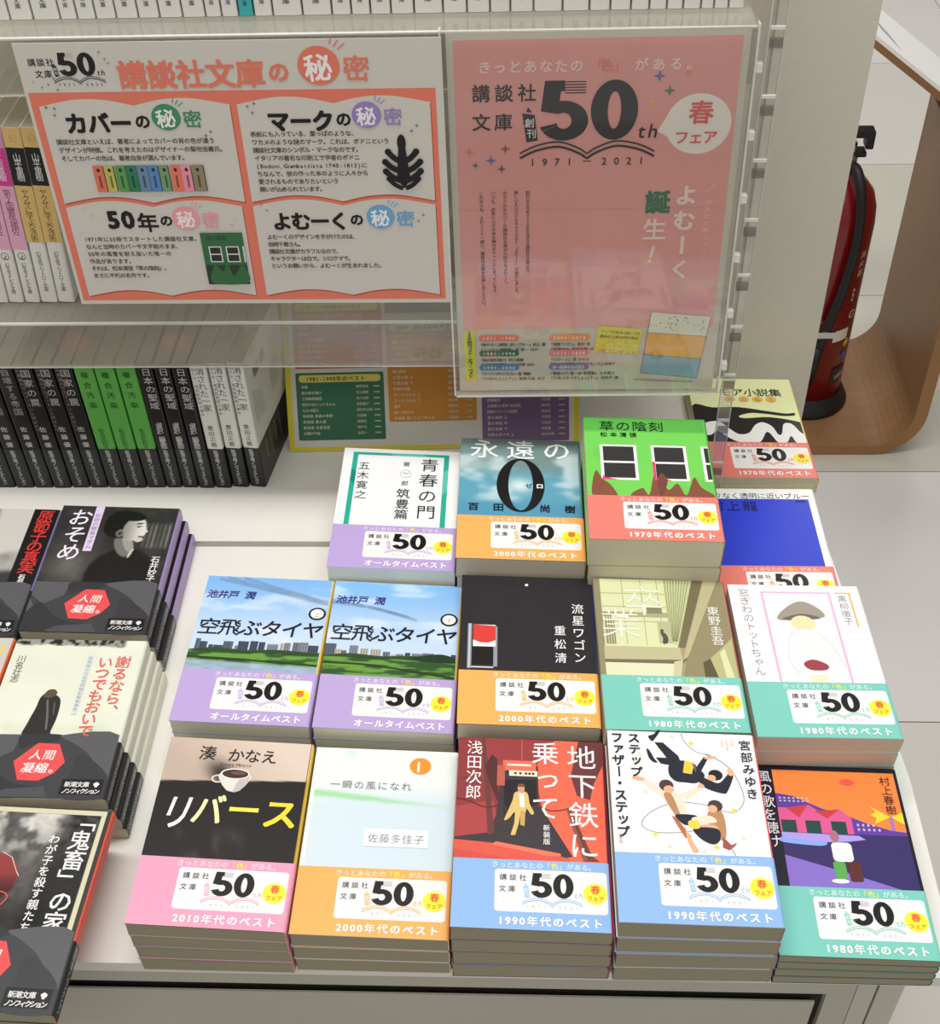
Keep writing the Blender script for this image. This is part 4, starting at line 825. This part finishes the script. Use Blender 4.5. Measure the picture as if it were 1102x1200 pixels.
def poster_list():
    r, s = sheet('list_poster', 'yellow-bordered poster with coloured lists leaning behind the books', frame_at(-.2365, .9377, .0006, .03, .5), .286, .166, (222, 218, 206))
    A = Print('poster_artwork', s, PF, INKM); T = Print('poster_lettering', s, PF, INKM); Y = (216, 206, 62); A.rect(0, 0, 286, 166, Y); A.rect(5.5, 4.2, 280.5, 166, (214, 210, 202)); T.L = .25
    def panel(x0, x1, y0, y1, c, cap, rows, hy=None):
        A.rect(x0, y0, x1, y1, c, 1.6)
        w = x1 - x0
        if cap: A.rect(x0 + 3, y1 - 9.4, x1 - 3, y1 - 2.2, (222, 208, 104), 3.4); T.text(cap, x0 + 10, y1 - 8, 5.2, (70, 90, 60), .02, fit=w * .68)
        y = y1 - (15.2 if cap else 7)
        for t, a in rows:
            if y < y0 + 1.5: break
            T.text(t, x0 + 5, y, 3.5, (236, 230, 214), .004, fit=min(len(t) * 3.3, w * .58)); T.text(a, x0 + w * .68, y, 3.2, (226, 220, 204), .0, fit=len(a) * 3.1); T.rect(x0 + w * .88, y + .6, x0 + w * .95, y + 1.9, (190, 184, 160)); y -= 5.75
    panel(10, 96, 82, 147, (190, 92, 84), '1971-1980年のベスト', [('新装版 限りなく透明に近いブルー', '村上龍'), ('エヌ氏の遊園地', '星新一'), ('甘い毒', '佐野洋'), ('草の陰刻', '松本清張'), ('ユーモア小説集', '阿川弘之'), ('新装版 海辺(上)', '阿部昭'), ('新装版 海辺(下)', '阿部昭'), ('キッチンの冒険', '渡辺淳'), ('新装版 昔の雪', '三浦文')])
    panel(10, 96, 11, 78, (58, 112, 84), '1981-1990年のベスト', [('卒業', '東野圭吾'), ('風の歌を聴け', '村上春樹'), ('三姉妹探偵団', '赤川次郎'), ('窓ぎわのトットちゃん', '黒柳徹子'), ('七人の証人', '西村京太郎'), ('新装版 青春の季節', '内田康'), ('新装版 異人館', '高橋克'), ('新装版 吉里吉里', '船戸与'), ('日曜の午後', '宮部一'), ('新装版 遠い海(上)', '遠藤周'), ('新装版 遠い海(下)', '遠藤周')])
    panel(100, 184, 134, 163, (98, 116, 140), None, [('新装版', '宮部'), ('三郎', '浅田'), ('星の船', '森博')])
    panel(100, 186, 28, 126, (204, 140, 58), '2001-2010年のベスト', [('亡国のイージス', '福井晴'), ('流星ワゴン', '重松清'), ('永遠の0', '百田尚'), ('一瞬の風', '佐藤多'), ('新装版 播磨灘物語', '司馬遼'), ('新装版 真説(上)', '宮城昌'), ('椿山課長', '浅田次'), ('亡国の船 上', '福井晴'), ('亡国の船 下', '福井晴'), ('半落ちの春', '横山秀'), ('マークスの山 上', '高村薫'), ('マークスの山 下', '高村薫'), ('凍り', '角田光'), ('遠くの空から', '石田衣'), ('新装版 風にそよぐ草の音', '江國香')])
    panel(191, 276, 6, 82, (122, 98, 138), None, [('新装版 コンビニに入る', '村上'), ('獅子のように強く', '宮本輝'), ('新装版 続・道の上で', '城山三'), ('新装版 花の名前', '向田邦子'), ('獄の海音 新装版', '上野千'), ('老朝散歩', '内田樹'), ('北国殺人事件 新装版', '西村京'), ('昭和アパートの秘密', '島田荘'), ('雲の海峡 上', '司馬遼'), ('雲の海峡 中', '司馬遼'), ('雲の海峡 下', '司馬遼'), ('空飛ぶタイヤ 上', '池井戸潤')])
    T.L = A.L + .4
poster_list()
# ------------------------------------------------------------------ stacks on the table (front row, middle row, rear row)
stack(-.2109, .4735, -.35, .0609, .07, 4, 'pink-banded paperback with a coffee cup on beige and black', 'coffee cup', (34, 30, 31), art_reverse, (240, 196, 60), (230, 225, 215), PNK, bandart(PNK, '2010年代のベスト'))
stack(-.1047, .4756, -.3, .0483, .042, 3, 'orange-banded pale blue and green watercolour paperback marked 1', 'pale watercolour', (238, 243, 244), art_wind_one, (244, 246, 246), None, ORA, bandart(ORA, '2000年代のベスト'), fwd=True, jit=.0003)
stack(.0016, .4734, .0, .0654, .052, 4, 'blue-banded red paperback with a man in a tan suit in a passage', 'red passage', (146, 58, 62), art_metro, (130, 40, 60), None, BLU, bandart(BLU, '1990年代のベスト'), band_spine=(180, 40, 80))
stack(.1082, .4735, .45, .0755, .055, 4, 'blue-banded white paperback with three tumbling figures and a cord', 'tumbling figures', (247, 246, 248), art_step, (240, 110, 110), None, BLU, bandart(BLU, '1990年代のベスト'), fwd=True, jit=.0011)
stack(.2150, .4728, -.1, .0368, .042, 4, 'teal-banded dark blue and orange paperback with pink harbour sheds', 'harbour at dusk', (26, 24, 40), art_harbour, (26, 24, 40), None, TEA, bandart(TEA, '1980年代のベスト'))
stack(-.2143, .6365, -1.3, .0609, .034, 4, 'purple-banded sky blue paperback, left one of the pair, nearest the dark-banded books', 'left-hand sky blue', (180, 210, 244), art_tyre(1), (240, 200, 80), None, PURP, bandart(PURP, 'オールタイムベスト'), paper=PAGES_LIT)
stack(-.1078, .6341, -.55, .0573, .055, 4, 'purple-banded sky blue paperback, right one of the pair, touching the black cover', 'right-hand sky blue', (180, 210, 244), art_tyre(2), (240, 200, 80), None, PURP, bandart(PURP, 'オールタイムベスト'), paper=PAGES_LIT)
stack(-.0014, .6293, .7, .0714, .056, 4, 'orange-banded black paperback with a small red and white sign', 'black with red sign', (44, 42, 46), art_star_wagon, (40, 60, 110), None, ORA, bandart(ORA, '2000年代のベスト'), paper=PAGES_HALF_LIT)
stack(.1046, .6235, 1.6, .0745, .065, 4, 'teal-banded olive green paperback with a photographed glass atrium', 'green atrium', (168, 160, 124), art_atrium, (190, 90, 80), None, TEA, bandart(TEA, '1980年代のベスト'), paper=PAGES_HALF_LIT)
stack(.2122, .6218, 2.1, .0706, .058, 4, 'teal-banded white paperback with a pink frame around soft watercolour shapes', 'white with pink frame', (246, 244, 246), art_window_girl, (240, 232, 236), None, TEA, bandart(TEA, '1980年代のベスト'), paper=PAGES_HALF_LIT)
stack(-.1142, .785, .1, .0718, .056, 3, 'purple-banded white paperback with a green ruled frame', 'green ruled frame', (246, 247, 248), art_green_frame, (246, 247, 248), None, PURP, bandart(PURP, 'オールタイムベスト'), paper=PAGES_LIT)
stack(-.0079, .7815, .45, .0869, .05, 4, 'orange-banded misty blue paperback with a large black zero', 'black zero', (110, 150, 160), art_zero, (70, 120, 130), None, ORA, bandart(ORA, '2000年代のベスト'), paper=PAGES_HALF_LIT)
stack(.0984, .7715, .35, .1194, .038, 4, 'salmon-banded bright green paperback with white-framed windows', 'green house front', (110, 200, 84), art_green_house, (60, 150, 60), None, SAL, bandart(SAL, '1970年代のベスト'), paper=PAGES_HALF_LIT)
stack(.2098, .7885, 1.2, .021, .03, 2, 'salmon-banded paperback with a plain cobalt blue cover', 'cobalt blue', (246, 246, 246), art_blue, (246, 246, 244), None, SAL, bandart(SAL, '1970年代のベスト'), paper=PAGES_LIT)
stack(.2135, .9508, 2.1, .022, .05, 2, 'salmon-banded cream paperback with dripping black and white waves', 'cream and black wave', (240, 245, 186), art_cream, (240, 210, 90), None, SAL, bandart(SAL, '1970年代のベスト'), paper=PAGES_HALF_LIT)
# left-hand stacks of dark-banded non-fiction
DB = (44, 44, 48)
stack(-.3636, .7355, .75, .0475, .05, 3, 'dark-banded paperback with a sepia photograph of a woman in profile', 'woman in profile', (34, 32, 30), art_portrait, (170, 146, 200), None, DB, dark_band, shift=(.0035, -.001), paper=PAGES_HALF_LIT)
stack(-.4716, .7335, .6, .0475, .05, 3, 'dark-banded paperback with an ear and red vertical title at left edge', 'ear photograph', (26, 24, 26), art_ear, (130, 124, 176), None, DB, dark_band, shift=(.0008, 0))
stack(-.3567, .5752, .63, .0532, .03, 4, 'dark-banded cream paperback with a small figure and coral title', 'cream with small figure', (238, 240, 222), art_walker, (226, 226, 214), None, DB, dark_band, shift=(.0022, 0), paper=PAGES_HALF_LIT)
stack(-.4652, .5765, .3, .0545, .03, 4, 'grey paperback with an orange spine at the left edge', 'grey with orange spine', (206, 204, 200), art_grey_orange, (232, 110, 60), None, DB, dark_band)
stack(-.3487, .4192, -1.4, .0529, .03, 4, 'dark-banded black paperback with white title and red figure', 'black with red figure', (60, 58, 56), art_red_figure, (232, 92, 72), None, DB, dark_band, shift=(-.006, 0))
# ------------------------------------------------------------------ standing books
def stand(bk_root, xr, yspine, z0, w, d, back=0):
    M = Matrix(((0, 0, -1, xr), (-1, 0, 0, yspine + w / 2 + back), (0, 1, 0, z0 + d / 2), (0, 0, 0, 1))); bk_root.matrix_world = M
def black_row():
    kinds = {}
    def make(kind, t):
        if kind == 'white': fc, sp, bd = (222, 222, 214), (226, 226, 220), (36, 36, 38)
        elif kind == 'green': fc, sp, bd = (104, 184, 84), (96, 178, 78), (40, 40, 44)
        else: fc, sp, bd = (34, 32, 33), (30, 28, 29), (40, 40, 44)
        b = Book('x', 'paperbacks standing in the row with dark bands', .105, .148, t, t, fc, sp, fc, bd, .049)
        S = Print('spine_lettering', b.cover, b.fm_spine()); S.L = .1; Wt = (206, 204, 200); o = 0
        if kind == 'white':
            S.text('消された一家', 1.5, 144, 8.6, (70, 68, 66), .0, vert=True, fit=50); S.text('北九州・連続監禁殺人事件', -4.2, 144, 3.6, (90, 88, 86), .0, vert=True, fit=56); S.text('豊田正義', 0, 78, 6, (60, 58, 56), .0, vert=True, fit=27)
        elif kind == 'green': S.text('複合汚染', 0, 142, 7.6, (30, 52, 26), .012, vert=True, fit=46); S.text('有吉佐和子', 0, 74, 5.6, (30, 52, 26), .0, vert=True, fit=26)
        elif kind == 'sanctuary': S.text('日本の聖域', 1, 144, 9, Wt, .0, vert=True, fit=48); S.text('「選択」編集部編', 0, 84, 6.4, Wt, .012, vert=True, fit=40); S.text('サンクチュアリ', 5.4, 122, 2.4, Wt, 0, vert=True, fit=22)
        elif kind == 'trap': S.text('国家の罠', 1.5, 144, 9.4, Wt, -.005, vert=True, fit=44); S.text('外務省のラスプーチンと呼ばれて', -4.4, 144, 4, (150, 148, 146), .0, vert=True, fit=74); S.text('佐藤優', 0, 78, 6.6, Wt, .012, vert=True, fit=28)
        else: S.text('自壊する帝国', 1, 144, 8.6, (176, 176, 172), -.005, vert=True, fit=54); S.text('佐藤優', 0, 78, 6.6, Wt, .012, vert=True, fit=28)
        B = Print('band_spine_lettering', b.band, b.fm_spine(.00028)); B.L = .1; B.text('新潮文庫ノンフィクション', 0, 47.5, 4.6, (196, 196, 194), .014, vert=True, fit=44)
        return b
    seq = [('white', .0158)] * 3 + [('sanctuary', .0150)] * 3 + [('green', .0182)] * 3 + [('trap', .0172)] * 3 + [('empire', .0178)] * 4 + [('trap', .0172)] * 4
    cname = {'white': 'white-spined', 'green': 'green-spined', 'sanctuary': 'slim black-spined', 'trap': 'black-spined', 'empire': 'black-spined'}
    x = -.2527; cnt = {}; rn = random.Random(2); total = len(seq)
    words = ['first', 'second', 'third', 'fourth', 'fifth', 'sixth', 'seventh', 'eighth', 'ninth', 'tenth', 'eleventh', 'twelfth', 'thirteenth', 'fourteenth', 'fifteenth', 'sixteenth', 'seventeenth', 'eighteenth', 'nineteenth', 'twentieth']
    for i, (k, t) in enumerate(seq):
        key = k
        if key not in kinds: kinds[key] = make(k, t); root = kinds[key].root; b = kinds[key]
        else: root = copy_tree(kinds[key].root, ('back_print',))
        root['label'] = '%s book with dark band, %s from the right in the lower standing row' % (cname[k], words[i])
        yf = .8855 + rn.uniform(0, .0012); stand(root, x, yf, .0003, .105, .148)
        if i < 4:
            a_ = math.radians((-8, -5.2, -3, -1.2)[i]); P0 = Matrix.Translation((x, yf, 0)); root.matrix_world = P0 @ Matrix.Rotation(a_, 4, 'Z') @ P0.inverted() @ root.matrix_world
        if i == 0:   # barcode side of the end book
            A = Print('back_print', b.cover, b.fm_back()); A.L = .1
            for g0 in (0, 1):
                for q in range(22): A.rect(38 + g0 * 0, 0, 38, 0, BLK) if False else A.rect(40 - g0 * 19 + q * .62, 116 + 0, 40.3 - g0 * 19 + q * .62, 128, (60, 60, 58))
            for q in range(5): A.rect(60 + q * 5, 70 + q, 60.8 + q * 5, 100, (130, 130, 124))
            for q in range(6): A.rect(10 + q * 4.2, 70, 10.7 + q * 4.2, 110 - q * 3, (160, 160, 154))
            C2 = Print('band_back_lettering', b.band, b.fm_back(.00028)); C2.L = .1
            for q, (y0, l) in enumerate(((40, 22), (36, 30), (30, 26), (24, 30))): C2.text('事実は小説より奇なり', 20 + q * 14, 44, 3.6, (150, 150, 150), .01, vert=True, fit=l)
        x -= t + .00075
black_row()
def pxrow_A():
    xs = [-.413, -.3955, -.3778, -.3628, -.3505, -.3371, -.3220, -.3075]
    return xs
NUMW = ['first', 'second', 'third', 'fourth', 'fifth', 'sixth', 'seventh', 'eighth', 'ninth', 'tenth', 'eleventh', 'twelfth', 'thirteenth', 'fourteenth', 'fifteenth', 'sixteenth', 'seventeenth', 'eighteenth', 'nineteenth', 'twentieth']
NUMW += ['twenty-' + w for w in NUMW[:9]] + ['thirtieth'] + ['thirty-' + w for w in NUMW[:9]]
def upper_row():
    b = Book('x', 'white-spined paperbacks on the upper shelf', .105, .148, .0165, .0165, (226, 224, 218), (234, 232, 226), None)
    S = Print('spine_lettering', b.cover, b.fm_spine()); S.L = .1; S.text('講談社文庫', 0, 30, 4.4, (60, 58, 58), .01, vert=True, fit=22)
    teal = Book('x', 'teal-spined paperbacks on the upper shelf', .105, .148, .0135, .0135, (70, 176, 176), (70, 180, 182), None)
    S2 = Print('spine_lettering', teal.cover, teal.fm_spine()); S2.L = .1; S2.text('講談社文庫', 0, 27, 4, (30, 60, 66), .01, vert=True, fit=20)
    thin = Book('x', 'white-spined paperbacks on the upper shelf', .105, .148, .0125, .0125, (226, 224, 218), (234, 232, 226), None)
    S3 = Print('spine_lettering', thin.cover, thin.fm_spine()); S3.L = .1; S3.text('講談社文庫', 0, 30, 4, (60, 58, 58), .01, vert=True, fit=22)
    edges = UPX; used = set(); n = len(edges)
    cols = {16: 'teal'}
    for i in range(n - 1):
        x0, x1 = edges[i], edges[i + 1]; w = x1 - x0 - .0005
        kind = 'teal' if i == TEAL_I else ('thin' if w < .0145 else 'wide'); src = {'teal': teal, 'thin': thin, 'wide': b}[kind]
        if kind not in used: root = src.root; used.add(kind)
        else: root = copy_tree(src.root)
        root['label'] = ('teal-spined paperback on the upper shelf' if kind == 'teal' else '%s paperback on the upper shelf, number %d counting from the left' % ('slim white-spined' if kind == 'thin' else 'white-spined', i + 1)).replace('number %d' % (i + 1), 'the ' + NUMW[i])
        stand(root, x1, .908, .4473, .105, .148)
        root.scale = (1, 1, w / src.tf)
UPX = [-0.3959, -0.3813, -0.3642, -0.344, -0.3313, -0.3174, -0.3023, -0.2859, -0.2702, -0.2532, -0.2363, -0.2244, -0.2118, -0.2006, -0.1868, -0.165, -0.1435, -0.1294, -0.1155, -0.1005, -0.0838, -0.0628, -0.0455, -0.0289, -0.0142, 0.0024, 0.0233, 0.0425, 0.0575, 0.0722, 0.0853, 0.0978, 0.1094, 0.1221, 0.1313, 0.1416, 0.1531]
TEAL_I = 12
upper_row()
def middle_row():
    def mk(kind):
        t = .0148 if kind == 'gold' else .0136; b = Book('x', 'paperbacks on the lower acrylic shelf', .108, .163, t, t, (232, 230, 226), (238, 236, 230), None)
        S = Print('spine_lettering', b.cover, b.fm_spine()); S.L = .05; hw = t * 500
        if kind == 'gold':
            S.rect(-hw + .2, 132.5, hw - .2, 147.9, (232, 196, 130)); S.text('幻', -3.5, 137, 7, (190, 150, 80), -.01); S.rect(-hw + .2, 102, hw - .2, 132.5, (30, 28, 30)); S.rect(-hw + .2, 54, hw - .2, 102, (232, 194, 120))
            S.text('山平重樹', 0, 128, 6.6, WH, .0, vert=True, fit=22); S.text('ヤクザに学ぶ交渉術', 0, 99, 6.4, (50, 40, 30), .0, vert=True, fit=44); S.text('幻冬舎アウトロー文庫', 0, 46, 4.4, (70, 66, 66), .0, vert=True, fit=36)
        else:
            S.rect(-hw + .2, 132.5, hw - .2, 147.9, (230, 150, 190)); S.rect(-hw + .2, 102, hw - .2, 132.5, (222, 62, 156)); S.rect(-hw + .2, 48, hw - .2, 102, (240, 178, 206))
            S.text('第2図書係補佐', 0, 99, 7, (110, 40, 80), .0, vert=True, fit=38); S.text('又吉直樹', 0, 128, 6, WH, .0, vert=True, fit=22); S.ring(0, 42, 3.4, 3.4, .5, .5, (70, 66, 66)); S.text('よ', -2.2, 39.6, 4.6, (70, 66, 66), .01); S.text('幻冬舎よしもと文庫', 0, 36, 4, (70, 66, 66), .0, vert=True, fit=28)
        return b
    g = mk('gold'); p = mk('pink'); X = MIDX
    labs = ('gold and black spined paperback touching the wide poster on the lower shelf', 'gold and black spined paperback beside the pink spines on the lower shelf', 'pink and magenta spined paperback next to the gold spines on the lower shelf', 'pink and magenta spined paperback between two like it on the lower shelf', 'pink and magenta spined paperback cut by the left edge of the photograph')
    for i, (src, first) in enumerate(((g, 1), (g, 0), (p, 1), (p, 0), (p, 0))):
        root = src.root if first else copy_tree(src.root)
        root['label'] = labs[i]; stand(root, X[i], .9064, .2003, .108, .163)
        P0 = Matrix.Translation((X[i], 0, .2003)); root.matrix_world = P0 @ Matrix.Rotation(math.radians(4.2), 4, 'Y') @ P0.inverted() @ root.matrix_world
        root.location.z += .0002
MIDX = [-0.3943, -0.4094, -0.4248, -0.4391, -0.4531]
middle_row()
# ------------------------------------------------------------------ floor objects on the right
def fire_extinguisher(cx, cy, z0):
    e = empty('fire_extinguisher', (cx, cy, z0), 'red fire extinguisher with black hose beside the grey post', 'fire extinguisher')
    RED = mat('red_enamel', (118, 14, 18), .22, .6, .04, 8); K = mat('black_rubber', (24, 22, 22), .5, .4, .1, 30); S = mat('bright_steel', (200, 198, 194), .25, .5, 0, 10, metal=1)
    r = .06
    lathe('cylinder', [(.0, .012), (.05, .012), (r, .02), (r, .35), (.0575, .375), (.05, .398), (.036, .415), (.022, .424), (.018, .43), (0, .43)], (0, 0, 0), RED, e, 40)
    lathe('base_ring', [(.052, 0), (.074, 0), (.075, .004), (.072, .01), (.064, .026), (.0605, .03)], (0, 0, 0), K, e, 40)
    lathe('valve', [(0, .43), (.016, .43), (.016, .455), (.012, .462), (.012, .475), (0, .475)], (0, 0, 0), S, e, 20)
    c = box('carry_handle', -.02, .026, -.011, .011, .455, .463, K, e, .003)
    box('squeeze_lever', -.02, .034, -.012, .012, .486, .496, K, e, .004)
    box('lever_tip', .022, .034, -.012, .012, .468, .49, K, e, .004); box('lever_pivot', -.022, -.006, -.009, .009, .455, .492, K, e, .002)
    pts = smooth_pts3([(.0, -.014, .445), (.01, -.034, .446), (.018, -.058, .41), (.021, -.069, .34), (.014, -.071, .26), (.003, -.071, .20), (-.006, -.071, .15)])
    tube('hose', pts, .0078, K, e, 12)
    tube('nozzle', [(-.006, -.0715, .152), (-.016, -.072, .08)], .011, K, e, 12, rs=[.0082, .012])
    box('hose_clip', -.018, .014, -.082, -.06, .176, .188, S, e, .002)
    # flat print wrapped on the cylinder
    fm = lambda x, y, L: ((r + .0003 + L * .001) * math.sin(x / 60), -(r + .0003 + L * .001) * math.cos(x / 60), y / 1000)
    P = Print('label_print', e.children[0], fm)
    def wrapd(x0, x1, y0, y1, c):
        n = 8; P.ops.append(('q', [((x0 + (x1 - x0) * k / n, y1), (x0 + (x1 - x0) * k / n, y0)) for k in range(n + 1)], c, P.L)); P.up()
    wrapd(18, 48, 150, 172, (224, 214, 196)); P.text('消火器', 48, 316, 13, (226, 190, 160), .01, vert=True, fit=50); P.text('ABC', 42, 250, 9, (226, 200, 180), .02, vert=True)
    for y, c in ((196, (230, 226, 214)), (140, (228, 196, 60)), (116, (70, 100, 190))): P.ring(50, y, 7.5, 7.5, 1.6, 1.6, c); P.ell(50, y, 4.6, 4.6, c if y < 190 else (190, 40, 40))
    wrapd(30, 62, 60, 92, (40, 36, 40))
    P.text('10型', 36, 68, 12, (224, 214, 196), .01)
    return e
def smooth_pts3(pts, n=6):
    P = [Vector(p) for p in pts]; out = []
    for i in range(len(P) - 1):
        a, b, c, d = P[max(i - 1, 0)], P[i], P[i + 1], P[min(i + 2, len(P) - 1)]
        for k in range(n): t = k / n; out.append(.5 * ((2 * b) + (c - a) * t + (2 * a - 5 * b + 4 * c - d) * t * t + (3 * b - a - 3 * c + d) * t ** 3))
    return out + [P[-1]]
def plywood_stand():
    s = empty('plywood_stand', (.45, 1.76, FZ), 'bent plywood stand with white sloping top around the fire extinguisher', 'stand')
    WOOD = mat('plywood_veneer', (140, 104, 70), .42, .4, .22, 5, stretch=(1.2, 14, 1.2)); EDGE = mat('plywood_edge', (150, 110, 72), .6, .3, .3, 3, stretch=(1, 1, 1))
    y0, y1 = 1.6155 - 1.76, 1.906 - 1.76
    def prof(off):
        o = [(-.33, off)]; R = .085; xr = .197
        o.append((xr - R, off)) ; cx, cz = xr - R, R
        for k in range(1, 10): a = math.radians(-90 + 10 * k); o.append((cx + (R - off) * math.cos(a), cz + (R - off) * math.sin(a)))
        o.append((xr - off, .50)); return o
    A, B = prof(0), prof(.02); n = len(A); V = [(x, y, z) for y in (y0, y1) for x, z in A] + [(x, y, z) for y in (y0, y1) for x, z in B]
    Fc, mi = [], []
    for i in range(n - 1):
        Fc += [(i + 1, i, n + i, n + i + 1), (2 * n + i, 2 * n + i + 1, 3 * n + i + 1, 3 * n + i), (i, i + 1, 2 * n + i + 1, 2 * n + i), (n + i + 1, n + i, 3 * n + i, 3 * n + i + 1)]; mi += [0, 0, 1, 1]
    Fc += [(0, 2 * n, 3 * n, n), (n - 1, 2 * n - 1, 4 * n - 1, 3 * n - 1)]; mi += [1, 1]
    mesh_obj('bent_panel', V, Fc, [WOOD, EDGE], s, mi)
    # sloping top board
    def board(name, ya, yb, lo, hi, m):
        x0, x1 = .40 - .45, .66 - .45; zf = lambda x: .0135 - .74 * (x + .45 - .5025) - FZ
        V = [(x, y, zf(x) + z + (y - (1.80 - 1.76)) * .13) for x in (x0, x1) for y in (ya, yb) for z in (lo, hi)]
        mesh_obj(name, V, [(0, 1, 3, 2), (4, 6, 7, 5), (0, 4, 5, 1), (2, 3, 7, 6), (0, 2, 6, 4), (1, 5, 7, 3)], m, s)
    board('top_board', .04, .146, 0, .0125, EDGE); board('white_top', .0395, .1465, .0127, .0195, mat('white_melamine', (240, 238, 236), .3)) 
    P = Print('pencil_marks', s, lambda x, y, L: (x / 1000, .0395 + y / 1000, .0135 - .74 * (x / 1000 + .45 - .5025) - FZ + .0198 + (y / 1000 - .0005) * .13 + L * .001))
    for k in range(7): P.curve([(50 + k * 1.5, 60 - k * 4), (62 + k * 2, 46 - k * 3), (74 + k * 3, 40 - k * 4)], .7, (150, 148, 146))
plywood_stand()
fire_extinguisher(.475, 1.755, FZ + .0203)
finish_prints()
bpy.context.view_layer.update()
